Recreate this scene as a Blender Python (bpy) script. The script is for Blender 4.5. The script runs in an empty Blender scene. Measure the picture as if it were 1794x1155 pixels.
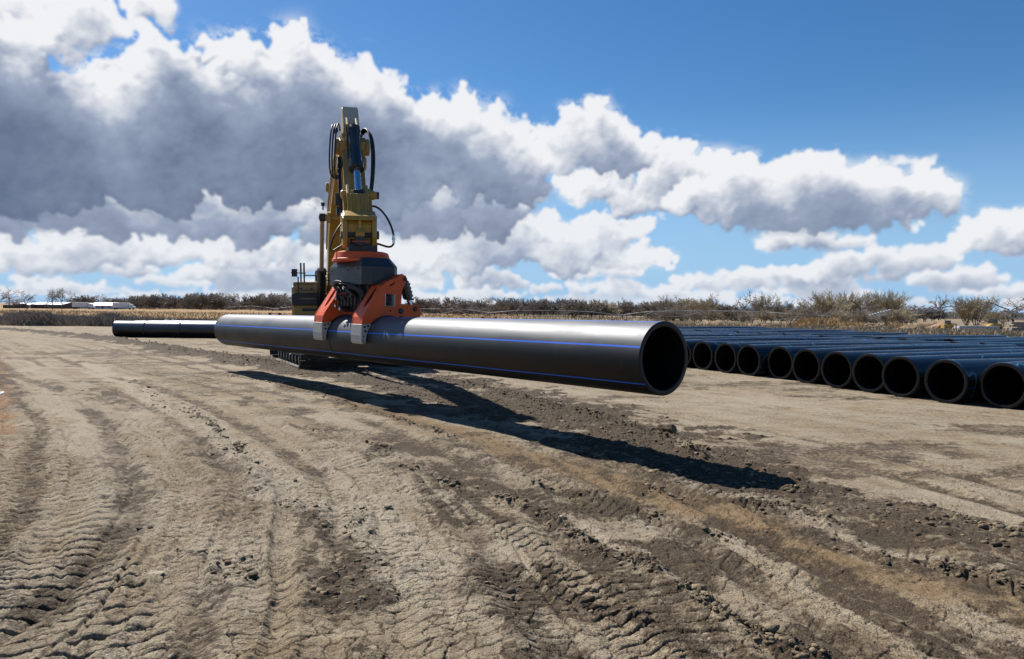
import bpy, bmesh, math, random
import numpy as np
from mathutils import Vector, Matrix, Euler
from mathutils.geometry import tessellate_polygon
random.seed(7)
R = math.radians
SC = bpy.context.scene
COL = SC.collection
D_PIPE = 0.85
SUN_AZ, SUN_EL = -41.0, 46.0      # degrees: azimuth from +Y towards +X, elevation

# ------------------------------------------------------------------ camera
F_PX, CX, CY = 1300.0, 897.0, 577.5
cam_d = bpy.data.cameras.new('camera')
cam = bpy.data.objects.new('camera', cam_d)
COL.objects.link(cam)
cam_d.sensor_width = 36.0
cam_d.lens = 36.0 * F_PX / 1794.0
cam_d.clip_start = 0.1
cam_d.clip_end = 12000
CAM_H = 1.75
cam.location = (0, 0, CAM_H)
cam.rotation_euler = (Matrix.Rotation(R(90 - 1.63), 3, 'X') @ Matrix.Rotation(R(0.64), 3, 'Z')).to_euler()
SC.camera = cam
RC = cam.rotation_euler.to_matrix()

def ray(px, py):
    return RC @ Vector(((px - CX) / F_PX, -(py - CY) / F_PX, -1.0))

def gz(x, y):
    """terrain level: flat yard, fields beyond lie a little lower"""
    r = math.hypot(x, y)
    t = min(max((r - 60) / 110.0, 0), 1)
    return -1.5 * t * t * (3 - 2 * t)

def at(px, py, Y):
    d = ray(px, py)
    k = Y / d.y
    return Vector((d.x * k, Y, CAM_H + d.z * k))

def ground(px, py):
    d = ray(px, py)
    k = -CAM_H / d.z
    return Vector((d.x * k, d.y * k, 0))

def on_ground(px, Y):
    p = at(px, 545, Y)
    return Vector((p.x, p.y, gz(p.x, p.y)))

# ------------------------------------------------------------------ node helpers
class NT:
    def __init__(s, tree):
        s.t = tree; s.n = tree.nodes; s.l = tree.links; s.flat = False
    def node(s, typ, **kw):
        n = s.n.new(typ)
        for k, v in kw.items():
            setattr(n, k, v)
        return n
    def put(s, sock, v):
        if v is None: return
        if isinstance(v, (int, float)):
            sock.default_value = v
        elif isinstance(v, (tuple, list, Vector)):
            if len(v) == 3 and sock.type == 'RGBA':
                v = tuple(v) + (1,)
            sock.default_value = v
        else:
            s.l.new(v, sock)
    def math(s, op, a, b=None, c=None, clamp=False):
        n = s.node('ShaderNodeMath', operation=op, use_clamp=clamp)
        s.put(n.inputs[0], a); s.put(n.inputs[1], b)
        if c is not None: s.put(n.inputs[2], c)
        return n.outputs[0]
    def vmath(s, op, a, b=None, out=0):
        n = s.node('ShaderNodeVectorMath', operation=op)
        s.put(n.inputs[0], a); s.put(n.inputs[1], b)
        return n.outputs[out]
    def scale(s, a, f):
        n = s.node('ShaderNodeVectorMath', operation='SCALE')
        s.put(n.inputs[0], a); s.put(n.inputs[3], f)
        return n.outputs[0]
    def noise(s, vec, scale, detail=4, rough=0.55, dist=0.0, color=False, lac=2.0):
        n = s.node('ShaderNodeTexNoise')
        if s.flat: n.noise_dimensions = '2D'
        s.put(n.inputs['Vector'], vec); s.put(n.inputs['Scale'], scale)
        n.inputs['Detail'].default_value = detail; n.inputs['Roughness'].default_value = rough
        n.inputs['Distortion'].default_value = dist; n.inputs['Lacunarity'].default_value = lac
        return n.outputs['Color' if color else 'Fac']
    def voronoi(s, vec, scale, feature='F1', out='Distance', rnd=1.0, detail=0, rough=.5):
        n = s.node('ShaderNodeTexVoronoi', feature=feature)
        if s.flat: n.voronoi_dimensions = '2D'
        s.put(n.inputs['Vector'], vec); n.inputs['Scale'].default_value = scale
        n.inputs['Randomness'].default_value = rnd
        if 'Detail' in n.inputs and detail:
            n.inputs['Detail'].default_value = detail; n.inputs['Roughness'].default_value = rough
        return n.outputs[out]
    def remap(s, v, a, b, c=0.0, d=1.0, smooth=False):
        n = s.node('ShaderNodeMapRange')
        if smooth: n.interpolation_type = 'SMOOTHSTEP'
        s.put(n.inputs[0], v)
        for i, x in enumerate((a, b, c, d)): s.put(n.inputs[i + 1], x)
        return n.outputs[0]
    def mix(s, f, a, b, blend='MIX'):
        n = s.node('ShaderNodeMix', data_type='RGBA', blend_type=blend)
        s.put(n.inputs[0], f); s.put(n.inputs[6], a); s.put(n.inputs[7], b)
        return n.outputs[2]
    def sep(s, v):
        n = s.node('ShaderNodeSeparateXYZ'); s.put(n.inputs[0], v); return n.outputs
    def comb(s, x, y, z):
        n = s.node('ShaderNodeCombineXYZ'); s.put(n.inputs[0], x); s.put(n.inputs[1], y); s.put(n.inputs[2], z); return n.outputs[0]

def new_mat(name):
    m = bpy.data.materials.new(name); m.use_nodes = True
    t = NT(m.node_tree)
    b = m.node_tree.nodes['Principled BSDF']
    return m, t, b

def mat_paint(name, col, rough=0.45, metal=0.0, dirt=0.35, dirtcol=(.20, .155, .105), bump=0.15, spec=0.5, nscale=3.0, coat=0.0, vary=.18):
    """painted or plain surface with worn dusty patches, streaks and fine unevenness"""
    m, t, b = new_mat(name)
    tc = t.node('ShaderNodeTexCoord').outputs['Object']
    n1 = t.noise(tc, nscale, 6, .62)
    n2 = t.noise(tc, nscale * 9, 4, .6)
    f = t.remap(t.math('ADD', t.math('MULTIPLY', n1, .7), t.math('MULTIPLY', n2, .3)), .46, .66, 0, dirt)
    c = t.mix(t.remap(n2, .3, .7, 0, vary), col, tuple(x * .55 for x in col))
    t.put(b.inputs['Base Color'], t.mix(f, c, dirtcol))
    t.put(b.inputs['Roughness'], t.remap(n1, .3, .7, rough - .07, min(1, rough + .18)))
    b.inputs['Metallic'].default_value = metal
    b.inputs['Specular IOR Level'].default_value = spec
    b.inputs['Coat Weight'].default_value = coat
    bp = t.node('ShaderNodeBump'); bp.inputs['Strength'].default_value = bump; bp.inputs['Distance'].default_value = .01
    t.put(bp.inputs['Height'], n2); t.put(b.inputs['Normal'], bp.outputs[0])
    return m

# ------------------------------------------------------------------ tagging
def tag(o, label=None, cat=None, group=None, kind=None):
    if label: o['label'] = label
    if cat: o['category'] = cat
    if group: o['group'] = group
    if kind: o['kind'] = kind
    return o

def empty(name, loc, rz=0.0, **kw):
    o = bpy.data.objects.new(name, None); COL.objects.link(o)
    o.location = loc; o.rotation_euler = (0, 0, rz); o.empty_display_size = .3
    return tag(o, **kw)

def link_mesh(name, me, mat=None, parent=None, loc=None, **kw):
    o = bpy.data.objects.new(name, me); COL.objects.link(o)
    if mat is not None:
        if isinstance(mat, (list, tuple)):
            for q in mat: me.materials.append(q)
        else: me.materials.append(mat)
    if parent is not None: o.parent = parent
    if loc is not None: o.location = loc
    return tag(o, **kw)

# ------------------------------------------------------------------ mesh builder
class MB:
    def __init__(s):
        s.v = []; s.f = []; s.cut = []
    def add(s, vs, fs, M=None):
        o = len(s.v)
        s.cut.append((o, len(s.f)))
        s.v += [tuple(M @ Vector(p)) if M is not None else tuple(p) for p in vs]
        s.f += [tuple(i + o for i in q) for q in fs]
        return s
    def box(s, x0, x1, y0, y1, z0, z1, M=None):
        vs = [(x, y, z) for z in (z0, z1) for y in (y0, y1) for x in (x0, x1)]
        fs = [(0, 2, 3, 1), (4, 5, 7, 6), (0, 1, 5, 4), (2, 6, 7, 3), (0, 4, 6, 2), (1, 3, 7, 5)]
        return s.add(vs, fs, M)
    def prism(s, prof, a, b, axis='x', holes=(), M=None):
        """profile in the plane across `axis`, extruded from a to b; order of profile coords: (y,z) for x, (x,z) for y, (x,y) for z"""
        def P(c, t):
            if axis == 'x': return (t, c[0], c[1])
            if axis == 'y': return (c[0], t, c[1])
            return (c[0], c[1], t)
        loops = [list(prof)] + [list(h) for h in holes]
        flat = [c for lp in loops for c in lp]
        n = len(flat)
        tris = tessellate_polygon([[Vector((c[0], c[1], 0)) for c in lp] for lp in loops]) if (holes or len(prof) > 4) else None
        vs = [P(c, a) for c in flat] + [P(c, b) for c in flat]
        fs = []
        if holes:
            for q in tris:
                fs.append(tuple(q)); fs.append(tuple(i + n for i in reversed(q)))
        else:
            fs.append(tuple(range(n))); fs.append(tuple(i + n for i in reversed(range(n))))
        o = 0
        for lp in loops:
            m = len(lp)
            for i in range(m):
                j = (i + 1) % m
                fs.append((o + i, o + j, o + j + n, o + i + n))
            o += m
        return s.add(vs, fs, M)
    def tube(s, pts, r, n=10, cap=True, M=None):
        pts = [Vector(p) for p in pts]
        rs = r if isinstance(r, (list, tuple)) else [r] * len(pts)
        vs = []; fs = []
        up = Vector((0, 0, 1))
        prev = None
        for i, p in enumerate(pts):
            d = (pts[min(i + 1, len(pts) - 1)] - pts[max(i - 1, 0)])
            if d.length < 1e-9: d = Vector((0, 0, 1))
            d.normalize()
            if prev is None:
                a = d.cross(up)
                if a.length < .05: a = d.cross(Vector((1, 0, 0)))
            else:
                a = prev - d * prev.dot(d)
            a.normalize(); prev = a
            b2 = d.cross(a)
            for k in range(n):
                t = 2 * math.pi * k / n
                vs.append(p + (a * math.cos(t) + b2 * math.sin(t)) * rs[i])
        for i in range(len(pts) - 1):
            for k in range(n):
                k2 = (k + 1) % n
                fs.append((i * n + k, i * n + k2, (i + 1) * n + k2, (i + 1) * n + k))
        if cap:
            fs.append(tuple(reversed(range(n)))); fs.append(tuple((len(pts) - 1) * n + k for k in range(n)))
        return s.add(vs, fs, M)
    def lathe(s, p0, p1, prof, n=20, M=None):
        """prof: list of (t along p0->p1 in metres, radius)"""
        p0 = Vector(p0); d = (Vector(p1) - p0).normalized()
        return s.tube_prof(p0, d, prof, n, M)
    def tube_prof(s, p0, d, prof, n, M):
        a = d.cross(Vector((0, 0, 1)))
        if a.length < .05: a = d.cross(Vector((1, 0, 0)))
        a.normalize(); b2 = d.cross(a)
        vs = []; fs = []
        for (t, r) in prof:
            for k in range(n):
                th = 2 * math.pi * k / n
                vs.append(p0 + d * t + (a * math.cos(th) + b2 * math.sin(th)) * r)
        for i in range(len(prof) - 1):
            for k in range(n):
                k2 = (k + 1) % n
                fs.append((i * n + k, i * n + k2, (i + 1) * n + k2, (i + 1) * n + k))
        fs.append(tuple(reversed(range(n)))); fs.append(tuple((len(prof) - 1) * n + k for k in range(n)))
        return s.add(vs, fs, M)
    def each(s, name, mat, parent=None, bevel=0.0, smooth=None, **kw):
        """one object per added piece"""
        out = []
        cuts = s.cut + [(len(s.v), len(s.f))]
        for (v0, f0), (v1, f1) in zip(cuts[:-1], cuts[1:]):
            m_ = MB(); m_.add(s.v[v0:v1], [tuple(i - v0 for i in q) for q in s.f[f0:f1]])
            out.append(m_.build(name, mat, parent, bevel, smooth, **kw))
        return out
    def build(s, name, mat, parent=None, bevel=0.0, smooth=None, loc=None, **kw):
        me = bpy.data.meshes.new(name)
        me.from_pydata(s.v, [], s.f)
        bm = bmesh.new(); bm.from_mesh(me)
        bmesh.ops.recalc_face_normals(bm, faces=bm.faces)
        bm.to_mesh(me); bm.free()
        o = link_mesh(name, me, mat, parent, loc, **kw)
        if smooth is not None:
            me.polygons.foreach_set('use_smooth', [True] * len(me.polygons))
            me.set_sharp_from_angle(angle=R(smooth))
        if bevel:
            md = o.modifiers.new('bevel', 'BEVEL'); md.width = bevel; md.segments = 2
            md.limit_method = 'ANGLE'; md.angle_limit = R(40); md.harden_normals = False
        return o

def bez(p0, p1, p2, p3, n=16):
    p0, p1, p2, p3 = map(Vector, (p0, p1, p2, p3))
    out = []
    for i in range(n + 1):
        t = i / n; u = 1 - t
        out.append(p0 * u ** 3 + p1 * 3 * u * u * t + p2 * 3 * u * t * t + p3 * t ** 3)
    return out

# ------------------------------------------------------------------ sky
_rng = np.random.RandomState(11)
_perm = _rng.permutation(512)
_tab = _rng.rand(512).astype(np.float32)
def _h(i, j):
    return _tab[(_perm[(i & 511)] + j * 57) & 511]
def vnoise(x, y):
    xi = np.floor(x).astype(np.int64); yi = np.floor(y).astype(np.int64)
    fx = x - xi; fy = y - yi
    fx = fx * fx * (3 - 2 * fx); fy = fy * fy * (3 - 2 * fy)
    a = _h(xi, yi); b = _h(xi + 1, yi); c = _h(xi, yi + 1); d = _h(xi + 1, yi + 1)
    return (a + (b - a) * fx) * (1 - fy) + (c + (d - c) * fx) * fy
def fbm(x, y, sc, oct=4, rough=.5):
    o = 0.0; amp = 1.0; tot = 0.0; ca, sa = math.cos(.6), math.sin(.6)
    px, py = x * sc, y * sc
    for k in range(oct):
        o = o + vnoise(px + 17.3 * k, py - 9.1 * k) * amp; tot += amp
        amp *= rough
        px, py = (px * ca - py * sa) * 2.03, (px * sa + py * ca) * 2.03
    return o / tot
def sstep(a, b, x):
    t = np.clip((x - a) / (b - a), 0, 1)
    return t * t * (3 - 2 * t)

# Clouds: cumulus heaps piled up from thousands of puffs on a grid of directions (azimuth, elevation),
# lit by marching towards the sun through their thickness.
K_PX = 1300.0                       # one radian = 1300 units
DEG_AZ, DEG_EL0, DEG_EL1, PPD = 58.0, -1.0, 44.0, 17.0
def A(px, py):
    d = ray(px, py).normalized()
    return math.atan2(d.x, d.y) * K_PX, math.asin(d.z) * K_PX
CW, CH = int(2 * DEG_AZ * PPD), int((DEG_EL1 - DEG_EL0) * PPD)
UPP = K_PX * math.pi / 180 / PPD    # units per cell
def to_cell(u, v):
    return (u / UPP + CW / 2), (v / UPP - DEG_EL0 * PPD)
def blur(a, r):
    r = int(max(1, round(r)))
    for _ in range(2):
        for axx in (0, 1):
            c = np.cumsum(np.pad(a, [(r + 1, r) if i == axx else (0, 0) for i in (0, 1)], mode='edge'), axis=axx)
            a = (np.take(c, np.arange(2 * r + 1, c.shape[axx]), axx) - np.take(c, np.arange(0, c.shape[axx] - 2 * r - 1), axx)) / (2 * r + 1)
    return a
def shift(a, dx, dy):
    """value at (x+dx, y+dy)"""
    ix, iy = int(round(dx)), int(round(dy))
    o = np.zeros_like(a); h, w = a.shape
    ys = slice(max(0, -iy), min(h, h - iy)); xs = slice(max(0, -ix), min(w, w - ix))
    yd = slice(max(0, iy), min(h, h + iy)); xd = slice(max(0, ix), min(w, w + ix))
    o[ys, xs] = a[yd, xd]
    return o
def puff(Z, cx, cy, z0, r, sy=.86):
    x0, x1 = int(max(0, cx - r)), int(min(CW, cx + r + 1)); y0, y1 = int(max(0, cy - r)), int(min(CH, cy + r + 1))
    if x1 <= x0 or y1 <= y0: return
    yy, xx = np.ogrid[y0:y1, x0:x1]
    q = 1 - ((xx - cx) ** 2 + ((yy - cy) / sy) ** 2) / (r * r)
    m = q > 0
    if not m.any(): return
    z = z0 + r * np.sqrt(np.where(m, q, 0))
    W = Z[y0:y1, x0:x1]
    np.copyto(W, np.maximum(W, z), where=m)
def heap_cloud(rg, parts, rmin=2.2, fill=1.0, flat=True):
    """parts: (u, v, ru, rv, v_base) in units; returns a height map"""
    Z = np.zeros((CH, CW), np.float32)
    base = np.full(CW, -1e9)
    for (u, v, ru, rv, vb) in parts:
        cx, cy = to_cell(u, v); rx, ry = ru / UPP, rv / UPP; cb = to_cell(0, vb)[1]
        n = int(fill * max(5, 9 * rx / ry))
        for _ in range(n):
            a = rg.uniform(0, 2 * math.pi); q = math.sqrt(rg.random()) * .80
            x = cx + rx * q * math.cos(a); y = cy + ry * q * math.sin(a)
            r = ry * rg.uniform(.30, .62) * (1.05 - .45 * q)
            y = max(y, cb + r * .45)
            puff(Z, x, y, ry * .5 * math.sqrt(1 - q * q) - r * .15, r)
    r = max(p[3] for p in parts) / UPP * .34
    while r > rmin:
        ys, xs = np.nonzero(Z > 0)
        if len(xs) == 0: break
        n = int(min(5200, .55 * len(xs) / (r * r) * 2.2))
        idx = rg_np.randint(0, len(xs), n)
        jit = rg_np.uniform(.45, 1.25, n); zj = rg_np.uniform(-.65, .05, n)
        X = xs[idx]; Y = ys[idx]; ZZ = Z[Y, X]
        for k in range(n):
            puff(Z, X[k], Y[k], max(ZZ[k], 0) + zj[k] * r * jit[k], r * jit[k])
        r *= .56
    return Z
rg_np = np.random.RandomState(77)
def make_clouds():
    rg = random.Random(31)
    uu, vv = np.meshgrid((np.arange(CW) - CW / 2) * UPP, (np.arange(CH) + DEG_EL0 * PPD) * UPP)
    col = np.zeros((CH, CW, 3), np.float32); alp = np.zeros((CH, CW), np.float32)
    n_big = fbm(uu, vv, .011, 6, .55) - .5
    n_fine = fbm(uu + 900, vv, .045, 5, .58) - .5
    wxn = (fbm(uu + 50, vv + 70, .03, 4, .55) - .5); wyn = (fbm(uu - 80, vv + 20, .03, 4, .55) - .5)
    yy, xx = np.mgrid[0:CH, 0:CW]
    wxn = wxn + .45 * (fbm(uu - 300, vv + 11, .10, 3, .55) - .5) + .8 * (fbm(uu + 500, vv, .012, 2) - .5); wyn = wyn + .45 * (fbm(uu + 211, vv - 40, .10, 3, .55) - .5)
    n_tex = fbm(uu * .8 + 13, vv + 400, .07, 6, .66) - .5; n_str = fbm(uu * .45 + vv * .25, vv * 1.3 - 90, .03, 5, .62) - .5
    wx2 = (fbm(uu + 5, vv + 3, .22, 3, .6) - .5); wy2 = (fbm(uu - 7, vv + 9, .22, 3, .6) - .5)
    wisp = np.clip(fbm(uu * .8 + 77, vv * 1.1 + 5, .014, 4, .6) * 2.6 - .9, .35, 1.9)
    WHITE = np.array((.94, .955, .985)); GREY = np.array((.345, .415, .56)); SLATE = np.array((.115, .158, .265))
    def lay(Z, k_od, scale, warp, soft, base_dark=.0, haze=0.0, bright=1.0, base_line=None):
        nonlocal col, alp
        # break the puff outlines with fine turbulence
        xi = np.clip(xx + wxn * warp + wx2 * warp * .32, 0, CW - 1).astype(int); yi = np.clip(yy + wyn * warp + wy2 * warp * .32, 0, CH - 1).astype(int)
        Z = Z[yi, xi]
        Zb = blur(Z, 1)
        T = np.clip(Zb + (n_fine * 1.5 + n_big * 1.8) * soft * 3.0, 0, None) * (Zb > .05)
        a = 1 - np.exp(-T / (soft * wisp))
        a = blur(a, 1) ** 1.15
        veil = np.clip(blur(np.minimum(Zb, scale * .25), max(3, scale * .09)) / (scale * .10), 0, 1) * np.clip((n_tex + n_str * 1.3 + n_big) * 3.2 + .02, 0, 1)
        a = np.maximum(a, .60 * veil)
        # optical depth on the way to the sun (up and to the left, behind the clouds)
        sx, sy = -.50, .86
        od = np.zeros_like(T); Tb = blur(T, 2); st = scale / 11.0
        for i in range(1, 12):
            if i == 5: Tb = blur(T, max(2, scale * .05))
            od += shift(Tb, sx * st * i, sy * st * i) * (1.0 if i > 1 else .5)
        od = od * st / (scale * scale) * k_od + T / scale * .30
        light = np.exp(-od)
        # relief of the single puffs
        Zr = blur(Z, 2)
        gx = (shift(Zr, -2, 0) - shift(Zr, 2, 0)); gy = (shift(Zr, 0, 2) - shift(Zr, 0, -2))
        rel = np.tanh((gx * -.5 - gy * .86) * -.10 * -1)
        Zm = blur(Zb, max(3, scale * .09)); rel2 = np.tanh((blur(Zb, 2) - Zm) / (scale * .09 + 1))
        Zm3 = blur(Zb, max(5, scale * .22)); rel3 = np.tanh((Zm - Zm3) / (scale * .14 + 1))
        w_ = .12 + light
        light = light + w_ * (.15 * rel + .10 * rel2 + .16 * rel3) + n_big * .75 * (.22 + light) + n_fine * .12 * light + n_tex * .26 * (.35 + light) * np.clip(1.35 - light, 0, 1) + n_str * .16 * (.3 + light)
        light = np.clip(light, 0, 1)
        t = light[..., None]
        c = np.where(t < .5, SLATE + (GREY - SLATE) * (t / .5), GREY + (WHITE - GREY) * np.clip((t - .5) / .38, 0, 1))
        hz = np.clip(haze, 0, 1)
        if isinstance(hz, np.ndarray): hz = hz[..., None]
        c = c * (1 - hz) + np.array((.68, .76, .88)) * hz
        c = c * bright
        al = a[..., None]
        col = c * al + col * (1 - al); alp = a + alp * (1 - a)
    # rows of small clouds shrinking towards the horizon
    def row(v0, v1, n, wmin, wmax, hr, dens):
        Zs = np.zeros((CH, CW), np.float32)
        parts = []
        for _ in range(n):
            u = rg.uniform(-1050, 1000); v = rg.uniform(v0, v1)
            if rg.random() > dens(u): continue
            w = rg.uniform(wmin, wmax); h = w * rg.uniform(*hr)
            parts.append((u, v, w, h, v - h * .45))
            if rg.random() < .7: parts.append((u + w * rg.uniform(-.6, .6), v + h * .4, w * .5, h * .8, v - h * .45))
        return parts
    dl = lambda u: 1.0 if u < 150 else max(.35, 1.0 - (u - 150) / 600)
    dr = lambda u: .75 if u < 60 else max(.10, .6 - (u - 60) / 420)
    hz_all = np.clip((90 - vv) / 170, 0, .42)
    for (v0, v1, n, w0, w1, hr, dens, rm) in ((4, 18, 120, 14, 60, (.07, .12), lambda u: .95, 1.2), (14, 36, 62, 22, 75, (.10, .17), dl, 1.4),
                                              (34, 66, 36, 30, 95, (.14, .22), dl, 1.7), (60, 105, 30, 40, 110, (.18, .28), dr, 2.0), (96, 150, 24, 45, 120, (.20, .30), dr, 2.2)):
        P_ = row(v0, v1, n, w0, w1, hr, dens)
        if P_: lay(heap_cloud(rg, P_, rm, .8), 1.1, max(w1 * .34 / UPP, 8), 10 + v0 * .08, 2.0 + v0 * .02, haze=hz_all)
    def C(lst, base):
        out = []
        for (x, y, rx, ry) in lst:
            u, v = A(x, y); out.append((u, v, rx, ry, A(x, base)[1]))
        return out
    # heaps one can tell apart, far to near: (x, y, half width, half height) and the level of their flat base
    lay(heap_cloud(rg, C([(1540, 462, 120, 20), (1610, 450, 56, 18), (1450, 474, 60, 11)], 490)), 1.3, 34, 16, 3, haze=.12)
    lay(heap_cloud(rg, C([(1400, 424, 75, 17), (1480, 428, 50, 10)], 440)), 1.6, 26, 14, 3, haze=.06)
    lay(heap_cloud(rg, C([(1750, 408, 60, 24), (1800, 402, 80, 28), (1900, 410, 110, 34)], 440)), 1.2, 50, 16, 3.5, haze=.05)
    lay(heap_cloud(rg, C([(940, 430, 170, 40), (1070, 410, 80, 26), (860, 420, 120, 44), (760, 450, 120, 28), (1110, 455, 80, 14)], 485)), .9, 70, 22, 4.5, haze=.14)
    lay(heap_cloud(rg, C([(430, 440, 170, 26), (640, 450, 150, 28), (180, 435, 160, 26), (20, 445, 130, 26)], 478)), 1.1, 60, 22, 4.5, haze=.16)
    lay(heap_cloud(rg, C([(80, 352, 240, 36), (300, 372, 170, 36), (-120, 350, 200, 40), (480, 380, 150, 40), (690, 370, 170, 50), (850, 360, 130, 44)], 425)), 1.9, 66, 22, 5, haze=.06)
    # right hand cloud with its long grey base
    lay(heap_cloud(rg, C([(1200, 300, 100, 48), (1120, 330, 90, 40), (1260, 318, 90, 44), (1030, 320, 40, 20)], 375)), 1.0, 75, 22, 5)
    lay(heap_cloud(rg, C([(1340, 335, 120, 40), (1450, 325, 120, 46), (1560, 335, 95, 36), (1635, 345, 44, 20), (1260, 345, 110, 24), (1430, 368, 210, 26)], 402), fill=1.2), 2.5, 84, 22, 5)
    lay(heap_cloud(rg, C([(1045, 235, 72, 44), (1000, 250, 60, 30), (1105, 262, 52, 28)], 300)), 1.6, 75, 24, 5)
    # small rags
    lay(heap_cloud(rg, C([(262, 14, 38, 22), (285, 34, 16, 10)], 60)), 1.2, 40, 24, 4)
    lay(heap_cloud(rg, C([(690, 136, 16, 9), (1600, 284, 34, 7), (1150, 384, 20, 8), (1650, 330, 20, 8), (1610, 385, 14, 6)], 500), 1.8), .7, 30, 26, 7)
    # the great mass on the left
    lay(heap_cloud(rg, C([(100, 30, 90, 22), (20, 30, 110, 34), (170, 20, 40, 14), (-120, 40, 140, 50)], 90), 2.4), 1.0, 70, 28, 7)
    big = [(-60, 160, 190, 80), (50, 190, 130, 60), (180, 200, 120, 44), (290, 185, 110, 52), (400, 150, 110, 58), (490, 160, 100, 56), (580, 195, 95, 56),
           (670, 238, 95, 42), (770, 230, 80, 34), (860, 245, 56, 26), (850, 292, 76, 26), (300, 270, 420, 50), (60, 270, 330, 56), (600, 285, 240, 44), (-250, 200, 220, 120)]
    lay(heap_cloud(rg, C(big, 338), 2.6, 1.4), 2.8, 120, 28, 8)
    return col, alp
def setup_world():
    w = bpy.data.worlds.new('World'); SC.world = w; w.use_nodes = True
    t = NT(w.node_tree); t.n.clear(); t.flat = True
    out = t.node('ShaderNodeOutputWorld')
    sky = t.node('ShaderNodeTexSky', sky_type='NISHITA')
    sky.sun_disc = False
    sky.sun_elevation = R(SUN_EL); sky.sun_rotation = R(SUN_AZ)
    sky.altitude = 1500; sky.air_density = 1.0; sky.dust_density = 0.6; sky.ozone_density = 2.2
    col, alp = make_clouds()
    img = bpy.data.images.new('cloud_field', CW, CH, alpha=True, float_buffer=True)
    img.colorspace_settings.name = 'Linear Rec.709'; img.alpha_mode = 'CHANNEL_PACKED'
    buf = np.concatenate([col / np.maximum(alp, 1e-3)[..., None], alp[..., None]], -1).astype(np.float32)
    img.pixels.foreach_set(buf.ravel()); img.update()
    vec = t.node('ShaderNodeTexCoord').outputs['Generated']
    X, Y, Z = t.sep(t.vmath('NORMALIZE', vec))
    az = t.math('ARCTAN2', X, Y); el = t.math('ARCSINE', Z)
    U = t.math('ADD', t.math('MULTIPLY', az, 180 / math.pi / (2 * DEG_AZ)), .5)
    V = t.math('MULTIPLY', t.math('ADD', t.math('MULTIPLY', el, 180 / math.pi), -DEG_EL0), 1 / (DEG_EL1 - DEG_EL0))
    im = t.node('ShaderNodeTexImage'); im.image = img; im.extension = 'CLIP'; im.interpolation = 'Cubic'
    t.l.new(t.comb(U, V, 0), im.inputs[0])
    side = t.math('MULTIPLY', t.remap(t.math('ABSOLUTE', az), R(DEG_AZ), R(DEG_AZ - 6), 0, 1, True), t.remap(el, R(DEG_EL1), R(DEG_EL1 - 6), 0, 1, True))
    alpha = t.math('MULTIPLY', im.outputs['Alpha'], side)
    # thin far veil above the horizon
    elu = t.math('MULTIPLY', el, 13.0)
    hs = t.node('ShaderNodeHueSaturation'); hs.inputs['Saturation'].default_value = SKY_SAT; hs.inputs['Hue'].default_value = SKY_HUE
    t.l.new(sky.outputs[0], hs.inputs['Color'])
    bs = t.node('ShaderNodeBackground'); bs.inputs[1].default_value = SKY_STR
    # air near the horizon: pale blue
    t.l.new(t.mix(t.remap(elu, 3.6, -.1, 0, .93, True), hs.outputs[0], tuple(c / SKY_STR for c in (.19, .335, .515))), bs.inputs[0])
    bc = t.node('ShaderNodeBackground'); bc.inputs[1].default_value = CLOUD_STR
    t.l.new(im.outputs['Color'], bc.inputs[0])
    mx = t.node('ShaderNodeMixShader')
    t.l.new(alpha, mx.inputs[0]); t.l.new(bs.outputs[0], mx.inputs[1]); t.l.new(bc.outputs[0], mx.inputs[2])
    t.l.new(mx.outputs[0], out.inputs[0])
    w.cycles.sampling_method = 'MANUAL'; w.cycles.sample_map_resolution = 1024

SKY_STR, SKY_SAT, SKY_HUE, CLOUD_STR = 0.068, 1.3, .5, 0.57
setup_world()
ld = bpy.data.lights.new('sun', 'SUN'); ld.energy = 4.9; ld.angle = R(.55); ld.color = (1.0, .965, .91)
sun = bpy.data.objects.new('sun', ld); COL.objects.link(sun)
sdir = Vector((math.sin(R(SUN_AZ)) * math.cos(R(SUN_EL)), math.cos(R(SUN_AZ)) * math.cos(R(SUN_EL)), math.sin(R(SUN_EL))))
sun.rotation_euler = sdir.to_track_quat('Z', 'Y').to_euler()
sun.location = (0, 0, 50)
SC.view_settings.view_transform = 'Standard'; SC.view_settings.look = 'None'
SC.view_settings.exposure = 0.70; SC.view_settings.gamma = 1
# ------------------------------------------------------------------ ground
def cellular(x, y, sc):
    """F2-F1 of a jittered grid"""
    x = x * sc; y = y * sc
    xi = np.floor(x).astype(np.int64); yi = np.floor(y).astype(np.int64)
    f1 = np.full(x.shape, 9.0, np.float32); f2 = f1.copy(); idv = np.zeros_like(f1)
    for dx in (-1, 0, 1):
        for dy in (-1, 0, 1):
            cx = xi + dx; cy = yi + dy
            jx = cx + _h(cx, cy); jy = cy + _h(cx + 91, cy + 37)
            d = np.hypot(x - jx, y - jy)
            idv = np.where(d < f1, _h(cx + 7, cy + 3), idv)
            f2 = np.where(d < f1, f1, np.minimum(f2, d)); f1 = np.minimum(f1, d)
    return f2 - f1, f1, idv
def _smooth(C, k=6):
    for _ in range(3):
        q = [C[0]]
        for a, b in zip(C[:-1], C[1:]): q += [a * .75 + b * .25, a * .25 + b * .75]
        q.append(C[-1]); C = np.array(q)
    return C[::3]
def curve_px(pts):
    C = np.array([tuple(ground(*p))[:2] for p in pts])
    return _smooth(C) if len(C) > 2 else C
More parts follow.
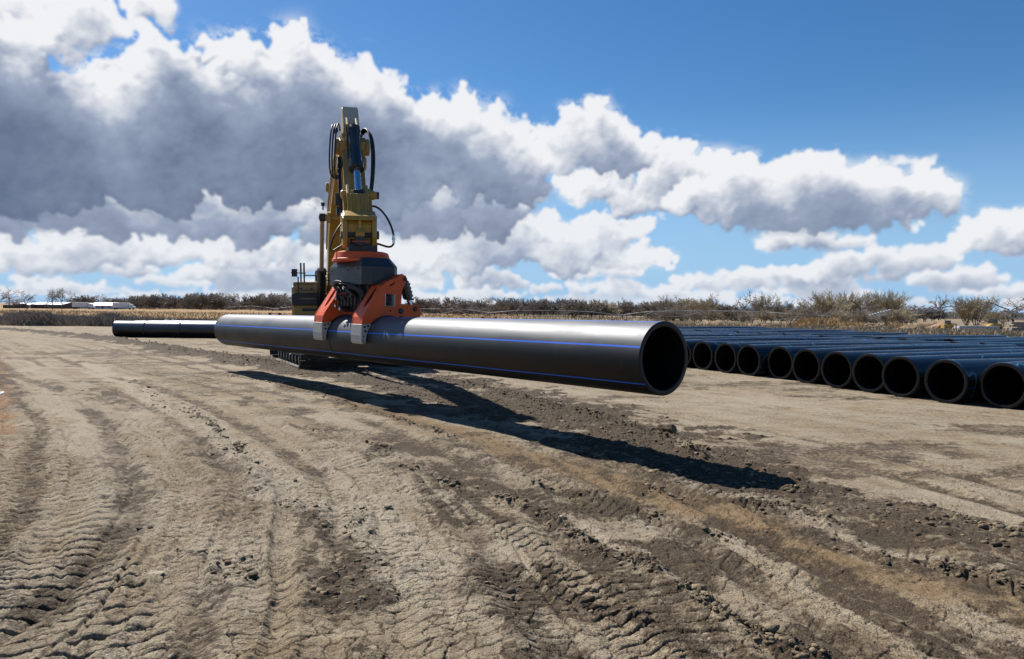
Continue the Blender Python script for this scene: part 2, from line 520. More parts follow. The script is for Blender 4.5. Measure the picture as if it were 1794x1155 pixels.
def curve_coords(x, y, C, margin=3.0):
    """arc length and signed lateral distance to a polyline (only worked out near it)"""
    if margin is not None and x.size > 10:
        lo = C.min(0) - margin; hi = C.max(0) + margin
        m = (x > lo[0]) & (x < hi[0]) & (y > lo[1]) & (y < hi[1])
        S = np.zeros(x.shape); L = np.zeros(x.shape); D = np.full(x.shape, 1e9); E = np.ones(x.shape, bool)
        if m.any():
            S[m], L[m], D[m], E[m] = curve_coords(x[m], y[m], C, None)
        return S, L, D, E
    best = np.full(x.shape, 1e9); S = np.zeros_like(best); L = np.zeros_like(best)
    s0 = 0.0
    for (ax, ay), (bx, by) in zip(C[:-1], C[1:]):
        dx, dy = bx - ax, by - ay; ln = math.hypot(dx, dy); ux, uy = dx / ln, dy / ln
        t = np.clip((x - ax) * ux + (y - ay) * uy, 0, ln)
        qx = x - ax - ux * t; qy = y - ay - uy * t
        d = np.hypot(qx, qy); m = d < best
        best = np.where(m, d, best); S = np.where(m, s0 + t, S)
        L = np.where(m, np.sign(ux * qy - uy * qx) * d, L)
        s0 += ln
    end = (S < 1e-6) | (S > s0 - 1e-6)
    return S, L, best, end
# churned wet mud strips, clod ridges, tread prints: all as curves lying on the yard
MUD = [  # points, half width, strength
    ([(-60, 572), (60, 580), (140, 588), (240, 601), (380, 624), (470, 640), (600, 660), (760, 688), (880, 716), (1010, 748), (1130, 772), (1240, 806), (1330, 838)], .75, 1.0),
    ([(430, 625), (560, 640), (700, 655), (800, 668), (900, 692), (1000, 726), (1160, 760)], 1.0, .85),
    ([(1180, 800), (1300, 850), (1450, 880), (1620, 915), (1794, 950), (1900, 975)], .55, .62),
    ([(1000, 770), (1150, 830), (1300, 880), (1500, 950), (1700, 1010), (1900, 1070)], .30, .55),
    ([(230, 668), (310, 705), (350, 740), (420, 790), (480, 850), (590, 920), (640, 975), (700, 1020)], .26, .82),
    ([(560, 745), (650, 790), (760, 835), (900, 880)], .30, .40),
    ([(300, 985), (350, 995), (430, 1020)], .14, .62), ([(860, 1000), (930, 1030), (1040, 1060)], .2, .6),
    ([(380, 655), (520, 680), (700, 735), (900, 800), (1100, 870), (1250, 930)], .22, .42),
    ([(120, 612), (250, 640), (380, 690)], .5, .35)]
RIDGE = [  # points, half width, height
    ([(925, 850), (1010, 862), (1100, 882), (1180, 910), (1300, 952)], .075, .055),
    ([(860, 868), (950, 900), (1010, 935), (1060, 968), (1150, 1000), (1200, 1048), (1290, 1100), (1450, 1155)], .085, .060),
    ([(1150, 862), (1300, 886), (1430, 905), (1550, 968), (1620, 990), (1790, 1032)], .10, .050),
    ([(1240, 800), (1180, 775), (1100, 748), (1000, 722), (880, 690), (760, 662)], .20, .09),
    ([(0, 576), (140, 586), (240, 600), (380, 624), (470, 640)], .5, .17),
    ([(380, 655), (520, 682), (700, 737), (800, 770)], .10, .035),
    ([(1500, 870), (1640, 900), (1794, 940)], .12, .045),
    ([(640, 780), (740, 825), (830, 868)], .12, .035),
    ([(330, 720), (400, 765), (440, 800)], .07, .022),
    ([(1250, 815), (1330, 845), (1420, 868)], .12, .045)]
LUGS = [  # points, half width, pitch, amplitude, skew
    ([(48, 690), (78, 780), (92, 880), (105, 980), (120, 1080), (140, 1200)], .44, .165, .046, .25),
    ([(-90, 760), (-90, 900), (-120, 1100)], .40, .165, .040, -.25),
    ([(560, 690), (700, 745), (840, 810), (1000, 870), (1180, 950), (1400, 1050)], .34, .135, .020, .5),
    ([(620, 800), (740, 850), (880, 905), (1000, 960), (1100, 1030), (1220, 1155)], .34, .125, .024, -.45),
    ([(300, 640), (420, 690), (560, 770), (700, 860)], .30, .135, .014, .3),
    ([(1080, 790), (1300, 870), (1550, 950), (1850, 1040)], .34, .14, .020, -.6),
    ([(880, 990), (980, 1060), (1100, 1160)], .38, .115, .022, .7),
    ([(170, 700), (260, 800), (380, 950), (560, 1160)], .40, .12, .009, .35),
    ([(700, 660), (860, 700), (1000, 745), (1150, 790)], .34, .14, .028, .2),
    ([(420, 760), (520, 840), (640, 940), (760, 1060), (860, 1160)], .32, .12, .007, -.3)]
PALE = [([(150, 640), (300, 700), (420, 790), (500, 850), (620, 920), (700, 970), (760, 1000)], .30, .9),
        ([(60, 640), (130, 720), (200, 820), (270, 900), (420, 1040)], .35, .7),
        ([(420, 660), (520, 700), (640, 760)], .28, .6),
        ([(1120, 800), (1260, 868), (1400, 905), (1550, 955), (1700, 985)], .10, .55),
        ([(600, 628), (700, 652), (760, 665)], .35, .8)]
BROWN = [([(520, 672), (700, 728), (850, 770), (1000, 812), (1130, 850), (1300, 905), (1500, 985), (1900, 1100)], .30, .85)]

MASTER = np.array([tuple(ground(*p))[:2] for p in [(-60, 570), (60, 578), (140, 587), (240, 600), (380, 624), (480, 641), (600, 662), (740, 687), (880, 716), (1010, 745), (1130, 773), (1260, 812), (1400, 858), (1600, 930), (1900, 1050)]])
# smooth it
MASTER = _smooth(MASTER)
d0_ = MASTER[0] - MASTER[1]; MASTER = np.vstack([MASTER[0] + d0_ / np.hypot(*d0_) * 60, MASTER])
d1_ = MASTER[-1] - MASTER[-2]; MASTER = np.vstack([MASTER, MASTER[-1] + d1_ / np.hypot(*d1_) * 20])
_t = curve_coords(np.array([[-6.0]]), np.array([[8.0]]), MASTER, None)
SGN = float(np.sign(_t[1][0, 0]))      # which side of the strip the camera's left is
def ground_fields(x, y):
    r = np.hypot(x, y)
    near = sstep(75, 25, r)
    wx = x + (fbm(x, y, .9, 3) - .5) * .8; wy = y + (fbm(x + 40, y, .9, 3) - .5) * .8
    rag = fbm(x, y, 5.0, 4, .6)
    rag2 = fbm(x - 13, y + 7, 1.4, 4, .6)
    wet = np.zeros_like(x); churn = np.zeros_like(x); h = np.zeros_like(x)
    for pts, w, s in MUD:
        S, L, d, e = curve_coords(wx, wy, curve_px(pts))
        m = sstep(1.5, .35, d / w + (rag - .5) * 2.2 + (rag2 - .5) * 2.0) * s
        wet = np.maximum(wet, m); churn = np.maximum(churn, m)
    # broad patches
    p1 = fbm(wx, wy, .42, 5, .58)
    wet = np.maximum(wet, sstep(.56, .74, p1) * .22 * near)
    # along-travel streaks
    ux, uy = .60, -.80
    a = x * ux + y * uy; b = -x * uy + y * ux
    MS, ML, MD, ME = curve_coords(x, y, MASTER, None)
    MLs = ML + (fbm(MS * .12, ML * .05 + 3, 1.0, 3) - .5) * .9
    ML = ML + (fbm(x, y, .7, 3) - .5) * .22
    # lines near the left margin run a little more towards the camera: shear the lateral coordinate
    stk = fbm(MS * .035, ML * 1.9, 1.0, 5, .58)
    stk2 = fbm(MS * .12 + 9, ML * 5.0, 1.0, 4, .6)
    stk3 = fbm(MS * .050 + 31, ML * 2.3 + 5, 1.0, 3, .5)
    drypan = sstep(1.0, -1.0, (a * 0 + (-.46 * (x - 2.0) * -1 + 0)) * 0 + (8.2 + (x - 1.0) * -.75 - y) + (rag2 - .5) * 2.5)   # smooth pan on the right, in front of the pipe row
    leftside = sstep(2.6, .2, b - 3.4 + (rag2 - .5) * 1.5)
    pan2 = fbm(x * .30 + y * .16 + 3, y * .85 - x * .2, 1.0, 5, .62)
    wet = np.maximum(wet, sstep(.49, .66, pan2 + (rag - .5) * .30) * .50 * drypan * near)
    brk = .35 + .65 * sstep(.40, .55, rag2)
    wet = np.maximum(wet, sstep(.50, .62, stk + (rag - .5) * .20) * .62 * (1 - .65 * drypan) * brk)
    wet = np.maximum(wet, sstep(.54, .66, stk3 + (rag - .5) * .22) * .70 * (1 - .75 * drypan) * brk)
    pale = sstep(.42, .66, stk2) * .35 + sstep(.46, .7, fbm(x + 5, y - 8, .9, 4, .6)) * .4
    for pts, w, s in PALE:
        S, L, d, e = curve_coords(wx, wy, curve_px(pts))
        m = sstep(1.35, .4, d / w + (rag - .5) * 1.2 + (rag2 - .5) * 1.2) * s
        pale = np.maximum(pale, m); wet = wet * (1 - .75 * m)
    brown = np.zeros_like(x)
    for pts, w, s in BROWN:
        S, L, d, e = curve_coords(wx, wy, curve_px(pts))
        brown = np.maximum(brown, sstep(1.5, .5, d / w + (rag - .5) * 1.0) * s)
    pale = pale * (1 - brown)
    orange = sstep(-.3, .4, -x - 4.35 - .42 * (y - 13) + (rag2 - .5) * 1.5) * sstep(9, 11, y) * sstep(24, 21, y)
    S, L, d, e = curve_coords(x, y, curve_px([(-40, 600), (-10, 640), (-14, 720), (-60, 800)]))
    orange = sstep(1.4, .6, d / .30 + (rag - .5) * 1.6 + (rag2 - .5) * 1.2) * .8
    lft = sstep(-1.0, -2.2, x + .55 * (y - 5.0)) * sstep(16, 9, y)
    wet = wet * (1 - .65 * lft)
    # heights ---------------------------------------------------------
    fine = fbm(x, y, 14.0, 5, .55) - .5
    med = fbm(x, y, 3.1, 4, .5) - .5
    det = sstep(30, 9, r)
    h += med * .035 * (1 - .6 * drypan) + fine * (.016 * (1 - .72 * drypan) + .03 * churn * det)
    # long wheel ruts running the whole way past the camera
    for kk, (L0, w_, dp) in enumerate(((1.15, .11, .030), (1.75, .09, .024), (2.55, .13, .026), (3.25, .10, .022), (4.2, .12, .026), (5.0, .10, .020), (5.9, .13, .026), (6.7, .10, .022), (-1.5, .10, .020), (-2.2, .10, .016))):
        q = np.abs(MLs * SGN - L0 + (rag2 - .5) * .10) / w_
        on = .35 + .65 * sstep(.36, .52, fbm(MS * .22 + 5 * kk, ML * 0 + kk, 1.0, 3))
        g_ = np.exp(-q * q) * on * det
        h += -dp * g_ + dp * .7 * np.exp(-((q - 1.9) / .7) ** 2) * on * det * (.5 + rag)
        wet = np.maximum(wet, sstep(1.9, .5, q + (rag - .5) * 1.6) * on * .50 * sstep(60, 25, r))
    rut = np.abs(stk3 - .5) * 2
    h += (sstep(0, .14, rut) - 1) * .026 * (1 - .8 * drypan) * sstep(40, 12, r)
    h += (stk - .5) * .10 * (1 - .7 * drypan) * sstep(60, 20, r)
    h += (fbm(x, y, .25, 3) - .5) * .10 * near * sstep(2, 8, r)
    # blocky churned lumps
    e2, f1, cid = cellular(x + (rag - .5) * .15, y + (rag2 - .5) * .15, 9.0)
    lump = np.clip(.55 - f1, 0, 1) * (cid > .35)
    h += churn * lump * .030 * det
    mid = sstep(40, 25, r)
    e3, f3, c3 = cellular(x, y, 3.2)
    h += churn * np.clip(.6 - f3, 0, 1) * (c3 > .4) * .05 * mid
    e6, f6, c6 = cellular(x + (rag - .5) * .1, y, 19.0)
    h += churn * np.clip(.55 - f6, 0, 1) * c6 * .030 * det
    ridge_m = np.zeros_like(x)
    for pts, w, hh in RIDGE:
        S, L, d, e = curve_coords(wx * .35 + x * .65, wy * .35 + y * .65, curve_px(pts))
        br = sstep(.28, .55, fbm(x * 1.0 + 3, y, 2.3, 3))
        m = sstep(1.5, 0, d / w + (rag - .5) * .9) * br
        h += m * hh * (.40 + .7 * np.clip(.75 - f1, 0, 1) * (.4 + cid) + .8 * np.clip(.7 - f6, 0, 1) * c6)
        ridge_m = np.maximum(ridge_m, m); wet = np.maximum(wet, m * .45)
    lug_m = np.zeros_like(x)
    for k, (pts, w, pitch, amp, sk) in enumerate(LUGS):
        S, L, d, e = curve_coords(x + (rag2 - .5) * .05, y + (rag2 - .5) * .03, curve_px(pts))
        inside = sstep(1.06, .93, d / w) * (~e)
        ph = (S + np.abs(L) * sk + (rag - .5) * .030 + (stk2 - .5) * .012) / pitch
        fr = ph - np.floor(ph)
        prof = sstep(.0, .09, fr) * sstep(1.0, .80, fr)          # steep one side
        keep = sstep(.36, .56, fbm(x + 7 * k, y + 3 * k, 1.1, 4, .6) + (rag - .5) * .35)
        if k < 2: keep = np.maximum(keep, .55)
        groove = sstep(.10, .02, np.abs(np.abs(L) - .0) / w) * .35
        m = inside * keep * det
        h += m * (amp * (prof - .75) - amp * groove)
        edge = sstep(.16, .0, np.abs(d / w - 1.05)) * keep * det * (~e)
        h += edge * amp * .6 * (.5 + rag)
        wet = np.maximum(wet, m * sstep(.75, .2, prof) * .62)  # tread grooves set darker through the mud mask
        lug_m = np.maximum(lug_m, m)
    # shrinkage cracks
    e4, f4, c4 = cellular(x + (rag - .5) * .16, y * 1.0 + (fine) * .12, 6.3)
    e5, f5, c5 = cellular(x + 3.3 + (rag - .5) * .08, y + fine * .1, 15.0)
    cm = sstep(.39, .50, fbm(x - 21, y + 11, .7, 4, .6) + .10 * leftside + .1 * pale - .25 * churn)
    crack = sstep(.07, .0, e4) * cm + .55 * sstep(.10, .0, e5) * cm * sstep(.4, .6, rag2 + .05)
    crack = np.clip(crack, 0, 1) * sstep(14, 6, r)
    h -= crack * .014
    h += (c4 - .5) * .006 * cm * det                     # curled plates
    lvl = -1.5 * sstep(0, 1, np.clip((r - 60) / 110.0, 0, 1))
    h = h * sstep(.2, 1.2, r)
    return h, lvl, wet, np.clip(pale, 0, 1), brown, orange, crack, churn, ridge_m, drypan

def build_ground():
    azf = np.linspace(-46, 46, 1400)
    azb = np.concatenate([np.linspace(46, 314, 70)[1:-1]])
    az = np.radians(np.concatenate([azf, azb]))
    inv = np.linspace(1 / 3.3, 1 / 60.0, 640)
    r = np.concatenate([np.linspace(.25, 3.3, 26)[:-1], 1 / inv, np.geomspace(60, 7000, 80)[1:]])
    A, RR = np.meshgrid(az, r)
    x = RR * np.sin(A); y = RR * np.cos(A)
    h, lvl, wet, pale, brown, orange, crack, churn, ridge, pan = ground_fields(x, y)
    far = sstep(120, 40, RR)
    z = h * far + lvl
    # keep it from poking above under things far away
    nr, na = x.shape
    co = np.stack([x, y, z], -1).reshape(-1, 3)
    co = np.concatenate([co, [[0, 0, float(z[0].mean())]]])
    i = np.arange(nr - 1)[:, None] * na; j = np.arange(na)[None, :]; j2 = (j + 1) % na
    q = np.stack([i + j, i + j2, i + na + j2, i + na + j], -1).reshape(-1, 4)[:, ::-1]
    nv = len(co)
    tri = np.stack([np.arange(na), np.full(na, nv - 1), (np.arange(na) + 1) % na], -1)[:, ::-1]
    me = bpy.data.meshes.new('ground')
    me.vertices.add(nv); me.vertices.foreach_set('co', co.astype(np.float32).ravel())
    nl = q.size + tri.size
    me.loops.add(nl); me.loops.foreach_set('vertex_index', np.concatenate([q.ravel(), tri.ravel()]).astype(np.int32))
    me.polygons.add(len(q) + len(tri))
    st = np.concatenate([np.arange(len(q)) * 4, q.size + np.arange(len(tri)) * 3]).astype(np.int32)
    me.polygons.foreach_set('loop_start', st)
    me.update(calc_edges=True); me.validate()
    me.polygons.foreach_set('use_smooth', np.ones(len(me.polygons), bool))
    # where the yard ends and dry grass starts
    def at_edge(C, wid, nz):
        S, L, d, e = curve_coords(x, y, np.array(C)); return L
    nzg = (fbm(x, y, .12, 4) - .5) * 8 + (fbm(x, y, .8, 3) - .5) * 3
    yl = 59.0 + nzg
    yr = 59.0 + nzg - .1 * x
    grass = np.where(x < 2, sstep(-1, 1, y - yl), sstep(-1, 1, y - np.maximum(yr, 40 + 0 * x)))
    rightgrass = sstep(-10, 10, x - .0 * y)
    def attr(name, a, b, c, d):
        col = np.ones((nv, 4), np.float32)
        for k, f in enumerate((a, b, c, d)): col[:-1, k] = np.clip(f, 0, 1).reshape(-1)
        at_ = me.attributes.new(name, 'FLOAT_COLOR', 'POINT'); at_.data.foreach_set('color', col.ravel())
    attr('soil', wet, pale, brown, orange)
    attr('form', crack, churn, grass, rightgrass)
    m, t, b = new_mat('dried mud')
    def A4(n):
        a = t.node('ShaderNodeAttribute', attribute_name=n)
        s = t.node('ShaderNodeSeparateColor'); t.l.new(a.outputs['Color'], s.inputs[0])
        return s.outputs[0], s.outputs[1], s.outputs[2], a.outputs['Alpha']
    wt, pl, br, og = A4('soil'); ck, ch, gr, rg = A4('form')
    tc = t.node('ShaderNodeTexCoord').outputs['Object']
    n1 = t.noise(tc, 2.2, 8, .66); n2 = t.noise(tc, 19, 6, .66); n3 = t.noise(tc, 95, 4, .65)
    rot = t.node('ShaderNodeMapping'); rot.inputs['Rotation'].default_value = (0, 0, R(53)); rot.inputs['Scale'].default_value = (1, 6, 1)
    t.l.new(tc, rot.inputs[0]); n4 = t.noise(rot.outputs[0], 1.1, 7, .64)
    dry = t.mix(t.remap(n1, .36, .64), (.235, .178, .112), (.43, .355, .245))
    dry = t.mix(t.remap(n2, .35, .65, 0, .65), dry, (.17, .122, .074))
    dry = t.mix(t.remap(n4, .48, .66, 0, .6), dry, (.15, .108, .064))
    dry = t.mix(t.math('MULTIPLY', pl, t.remap(n2, .28, .6, .35, .9)), dry, (.40, .345, .265))
    c = t.mix(t.math('MULTIPLY', br, .8), dry, (.185, .115, .052))
    c = t.mix(t.math('MULTIPLY', og, t.remap(n2, .3, .6, .5, 1)), c, (.26, .12, .045))
    wf = t.math('ADD', wt, t.math('ADD', t.math('MULTIPLY', t.math('SUBTRACT', n2, .5), 1.2), t.math('MULTIPLY', t.math('SUBTRACT', n1, .5), 1.3)))
    c = t.mix(t.remap(wf, .22, .60, 0, .93), c, (.046, .031, .019))
    c = t.mix(t.remap(n3, .47, .63, 0, .66), c, (.055, .038, .025))
    c = t.mix(t.remap(n3, .46, .32, 0, .28), c, (.42, .34, .23))
    c = t.mix(t.math('MULTIPLY', ck, .85), c, (.05, .036, .024))  # dark in the cracks: damp soil plus painted shade
    g1 = t.noise(tc, .11, 8, .7); g2 = t.noise(tc, .9, 6, .7)
    gl = t.mix(t.remap(g1, .35, .65), (.27, .165, .07), (.34, .22, .105))
    gr_ = t.mix(t.remap(g1, .35, .65), (.19, .15, .10), (.27, .21, .14))
    gc = t.mix(rg, gl, gr_)
    gc = t.mix(t.remap(g2, .4, .7, 0, .5), gc, (.13, .10, .065))
    c = t.mix(gr, c, gc)
    t.put(b.inputs['Base Color'], c)
    t.put(b.inputs['Roughness'], t.remap(wf, .2, .9, .96, .88))
    b.inputs['Specular IOR Level'].default_value = .14
    b1 = t.node('ShaderNodeBump'); b1.inputs['Strength'].default_value = .9; b1.inputs['Distance'].default_value = .03
    vf = t.voronoi(t.vmath('ADD', tc, t.scale(t.noise(tc, 12, 3, .6, color=True), .06)), 26, 'DISTANCE_TO_EDGE')
    hh = t.math('ADD', t.math('MULTIPLY', n2, 1.0), t.math('MULTIPLY', n3, .42))
    hh = t.math('ADD', hh, t.math('MULTIPLY', t.remap(vf, 0, .10), t.remap(n1, .45, .6, 0, .16)))
    t.put(b1.inputs['Height'], hh); t.put(b.inputs['Normal'], b1.outputs[0])
    o = link_mesh('ground', me, m, kind='structure')
    o['label'] = 'dried cracked mud of the yard with tyre tracks running away from the camera'
    return o, co, (x, y, z, churn, ridge, wet)
GROUND, GCO, GF = build_ground()
def ground_h(x, y):
    """level of the sheet at a point (nearest vertex of the sheet)"""
    a = np.array([x, y]); X = np.array([[float(x)]]); Y = np.array([[float(y)]])
    f = ground_fields(X, Y)
    r = math.hypot(x, y)
    return float(f[0][0, 0] * sstep(120, 40, np.array(r)) + f[1][0, 0])

# loose clods strewn along the churned strips and ridges
def ico():
    bm = bmesh.new(); bmesh.ops.create_icosphere(bm, subdivisions=1, radius=1)
    v = np.array([q.co[:] for q in bm.verts]); f = np.array([[q.index for q in p.verts] for p in bm.faces]); bm.free()
    return v, f
def fast_mesh(name, V, F, mat, smooth=False, **kw):
    me = bpy.data.meshes.new(name)
    me.vertices.add(len(V)); me.vertices.foreach_set('co', V.astype(np.float32).ravel())
    k = F.shape[1]
    me.loops.add(F.size); me.loops.foreach_set('vertex_index', F.astype(np.int32).ravel())
    me.polygons.add(len(F)); me.polygons.foreach_set('loop_start', (np.arange(len(F)) * k).astype(np.int32))
    me.update(calc_edges=True)
    if smooth: me.polygons.foreach_set('use_smooth', np.ones(len(F), bool))
    return link_mesh(name, me, mat, **kw)
def build_clods():
    x, y, z, churn, ridge, wet = GF
    rg = np.random.RandomState(5)
    r = np.hypot(x, y)
    # area weight of each vertex ~ r^3 in this grid, cut by screen size
    ok = (r > 2.8) & (r < 42) & (y > 0)
    w = np.where(ok, (ridge * 3.0 + churn ** 2 * .8 + .010 + .05 * (wet > .5)) * np.minimum(r, 14) ** 1.6, 0).ravel()
    idx = rg.choice(len(w), 11000, p=w / w.sum())
    V0, F0 = ico()
    n = len(idx); nv = len(V0)
    px = x.ravel()[idx]; py = y.ravel()[idx]; pz = z.ravel()[idx]; rr = r.ravel()[idx]
    isr = (ridge.ravel()[idx] > .25) | (churn.ravel()[idx] > .5)
    size = np.exp(rg.normal(-4.95, .6, n)) * np.where(isr, 1.3, .7) * (1 + np.clip(rr - 8, 0, 25) * .03)
    size = np.clip(size, .003, .040)
    V = V0[None] * (1 + rg.uniform(-.5, .4, (n, nv, 1)))
    sc = rg.uniform(.6, 1.4, (n, 1, 3)) * size[:, None, None]; sc[..., 2] *= .5
    V = V * sc
    th = rg.uniform(0, 6.28, n); c, s = np.cos(th)[:, None], np.sin(th)[:, None]
    X = V[..., 0] * c - V[..., 1] * s + px[:, None] + rg.normal(0, .012, (n, 1)); Y = V[..., 0] * s + V[..., 1] * c + py[:, None]
    Z = V[..., 2] + (pz + size * .10)[:, None]
    VV = np.stack([X, Y, Z], -1).reshape(-1, 3)
    FF = (F0[None] + (np.arange(n) * nv)[:, None, None]).reshape(-1, 3)
    m, t, b = new_mat('loose soil')
    tc = t.node('ShaderNodeTexCoord').outputs['Object']
    a = t.noise(tc, 4, 5, .6); a2 = t.noise(tc, 60, 3, .6)
    c = t.mix(t.remap(a, .38, .62), (.07, .05, .033), (.27, .205, .13))
    c = t.mix(t.remap(a2, .4, .7, 0, .5), c, (.07, .054, .038))
    t.put(b.inputs['Base Color'], c); b.inputs['Roughness'].default_value = .95; b.inputs['Specular IOR Level'].default_value = .15
    bp = t.node('ShaderNodeBump'); bp.inputs['Distance'].default_value = .01; t.put(bp.inputs['Height'], a2); t.put(b.inputs['Normal'], bp.outputs[0])
    o = fast_mesh('dirt_clods', VV, FF, m, kind='stuff', label='small crumbs and lumps of dried mud strewn over the tyre tracks', cat='dirt clods')
    return m
M_SOIL = build_clods()
# ------------------------------------------------------------------ pipes
def pipe_material(name, gloss, sheen_rough, stripes=1.0, sw=.023, scol=(.02, .11, .62), dust=.12, blue_arcs=False, top=0):
    m, t, b = new_mat(name)
    tc = t.node('ShaderNodeTexCoord').outputs['Object']
    x, y, z = t.sep(tc)
    ang = t.math('ARCTAN2', z, y)
    n = t.noise(tc, 1.3, 6, .6); n2 = t.noise(tc, 22, 4, .6)
    sm = t.node('ShaderNodeMapping'); sm.inputs['Scale'].default_value = (.35, 9, 9); t.l.new(tc, sm.inputs[0])
    st = t.noise(sm.outputs[0], 1.6, 5, .6)
    wob = t.math('MULTIPLY', t.math('SUBTRACT', t.noise(t.comb(x, 0, 0), .25, 2), .5), .05)
    a6 = t.math('ADD', t.math('MULTIPLY', ang, 6 / (2 * math.pi)), .5)
    fr = t.math('ABSOLUTE', t.math('SUBTRACT', t.math('FRACT', t.math('ADD', a6, wob)), .5))
    stripe = t.remap(fr, sw + .004, sw, 0, stripes)
    rad = t.math('SQRT', t.math('ADD', t.math('MULTIPLY', y, y), t.math('MULTIPLY', z, z)))
    stripe = t.math('MULTIPLY', stripe, t.math('GREATER_THAN', rad, D_PIPE / 2 - .004))
    base = t.mix(t.remap(n2, .3, .7), (.004, .0043, .005), (.007, .0075, .0085))
    dm = t.math('MULTIPLY', t.remap(t.math('ADD', t.math('MULTIPLY', n, .6), t.math('MULTIPLY', st, .4)), .42, .68), dust)
    base = t.mix(dm, base, (.22, .19, .15))
    c = t.mix(stripe, base, scol)
    if blue_arcs:  # thin light blue arcs across the outer wall
        wv = t.math('FRACT', t.math('ADD', t.math('MULTIPLY', x, .9), t.math('MULTIPLY', t.noise(tc, .9, 2), 2.2)))
        arc = t.math('MULTIPLY', t.remap(t.math('ABSOLUTE', t.math('SUBTRACT', wv, .5)), .014, .006), t.remap(t.noise(tc, .7, 2), .50, .56))
        arc = t.math('MULTIPLY', arc, t.math('GREATER_THAN', rad, D_PIPE / 2 - .004))
        c = t.mix(t.math('MULTIPLY', arc, .6), c, (.10, .30, .42))
    # handling marks: rings and long scuffs
    ring = t.noise(t.comb(t.math('MULTIPLY', x, 7.0), t.math('MULTIPLY', ang, .5), 0), 1.0, 4, .7)
    c = t.mix(t.remap(ring, .66, .72, 0, .22), c, (.10, .10, .10))
    if top:  # pale tone on upward faces paints the sunlit top into the colour
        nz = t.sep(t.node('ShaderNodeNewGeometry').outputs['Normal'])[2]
        top_sheen = t.math('MULTIPLY', t.remap(nz, .0, .75, 0, 1, True), t.remap(t.math('ADD', t.math('MULTIPLY', n, .5), t.math('MULTIPLY', st, .5)), .35, .62, top * .75, top))
        top_sheen = t.math('MULTIPLY', top_sheen, t.math('GREATER_THAN', rad, D_PIPE / 2 - .004))
        c = t.mix(t.math('MULTIPLY', top_sheen, t.math('SUBTRACT', 1.0, t.math('MULTIPLY', stripe, .7))), c, (.22, .225, .235))
    t.put(b.inputs['Base Color'], c)
    rr = t.math('ADD', t.remap(n, .3, .7, sheen_rough - .05, sheen_rough + .07), t.math('MULTIPLY', st, .08))
    t.put(b.inputs['Roughness'], rr)
    b.inputs['Specular IOR Level'].default_value = gloss
    bp = t.node('ShaderNodeBump'); bp.inputs['Strength'].default_value = .25; bp.inputs['Distance'].default_value = .006
    t.put(bp.inputs['Height'], t.math('ADD', t.math('MULTIPLY', st, .8), t.math('MULTIPLY', n2, .25))); t.put(b.inputs['Normal'], bp.outputs[0])
    return m
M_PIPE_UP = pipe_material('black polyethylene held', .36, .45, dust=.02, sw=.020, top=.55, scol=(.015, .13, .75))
M_PIPE = pipe_material('black polyethylene row', .30, .21, dust=.02, blue_arcs=True, stripes=.7, sw=.010, scol=(.01, .05, .25))
M_PIPE_FAR = pipe_material('black polyethylene far', .6, .34, dust=.05, stripes=0, top=.9)  # top draws the white sheen along the far pipes in colour
def pipe_mesh(L, bow=0.0, seam=None, nseg=30, n=96, seed=0):
    """open tube along +x from 0 to L, its own middle line bowed a little; wall 52 mm"""
    ro, ri = D_PIPE / 2, D_PIPE / 2 - .060
    rg = random.Random(seed)
    ph = rg.uniform(0, 6)
    me = bpy.data.meshes.new('plastic_pipe')
    vs = []; fs = []
    xs = [L * i / nseg for i in range(nseg + 1)]
    prof = [(0, ri + .006, 'in'), (0, ro - .006, 'e')]
    def cl(x):
        return bow * math.sin(math.pi * x / L) + .25 * bow * math.sin(2 * math.pi * x / L + ph)
    rings = []
    rings.append((.004, ri)); rings.append((0, ri + .008)); rings.append((0, ro - .008)); rings.append((.005, ro))
    outs = [(x, ro) for x in xs[1:-1]]
    if seam:
        outs += [(seam - .02, ro), (seam - .012, ro + .008), (seam - .004, ro + .004), (seam + .004, ro + .008), (seam + .02, ro)]
        outs.sort()
    rings += outs
    rings += [(L - .005, ro), (L, ro - .008), (L, ri + .008), (L - .004, ri)]
    rings += [(x, ri) for x in reversed(xs[1:-1])]
    for (x, r) in rings:
        oy = cl(x)
        for k in range(n):
            a = 2 * math.pi * k / n
            vs.append((x, oy + r * math.cos(a), r * math.sin(a)))
    m = len(rings)
    for i in range(m):
        j = (i + 1) % m
        for k in range(n):
            k2 = (k + 1) % n
            fs.append((i * n + k, j * n + k, j * n + k2, i * n + k2))
    me.from_pydata(vs, [], fs)
    bm = bmesh.new(); bm.from_mesh(me); bmesh.ops.recalc_face_normals(bm, faces=bm.faces); bm.to_mesh(me); bm.free()
    me.polygons.foreach_set('use_smooth', [True] * len(me.polygons)); me.set_sharp_from_angle(angle=R(35))
    return me

# the lifted pipe: far end to near end
PN = Vector((1.735, 8.42, 1.20)); PF = Vector((-7.78, 20.45, 1.075))
ax = (PN - PF).normalized()
L_UP = (PN - PF).length
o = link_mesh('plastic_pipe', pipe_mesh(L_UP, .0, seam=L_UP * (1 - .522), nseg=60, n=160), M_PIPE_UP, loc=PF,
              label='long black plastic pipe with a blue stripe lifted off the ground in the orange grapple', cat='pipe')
q = ax.to_track_quat('X', 'Z')
o.rotation_mode = 'QUATERNION'; o.rotation_quaternion = q @ Euler((R(-19), 0, 0)).to_quaternion()
PIPE_UP = o

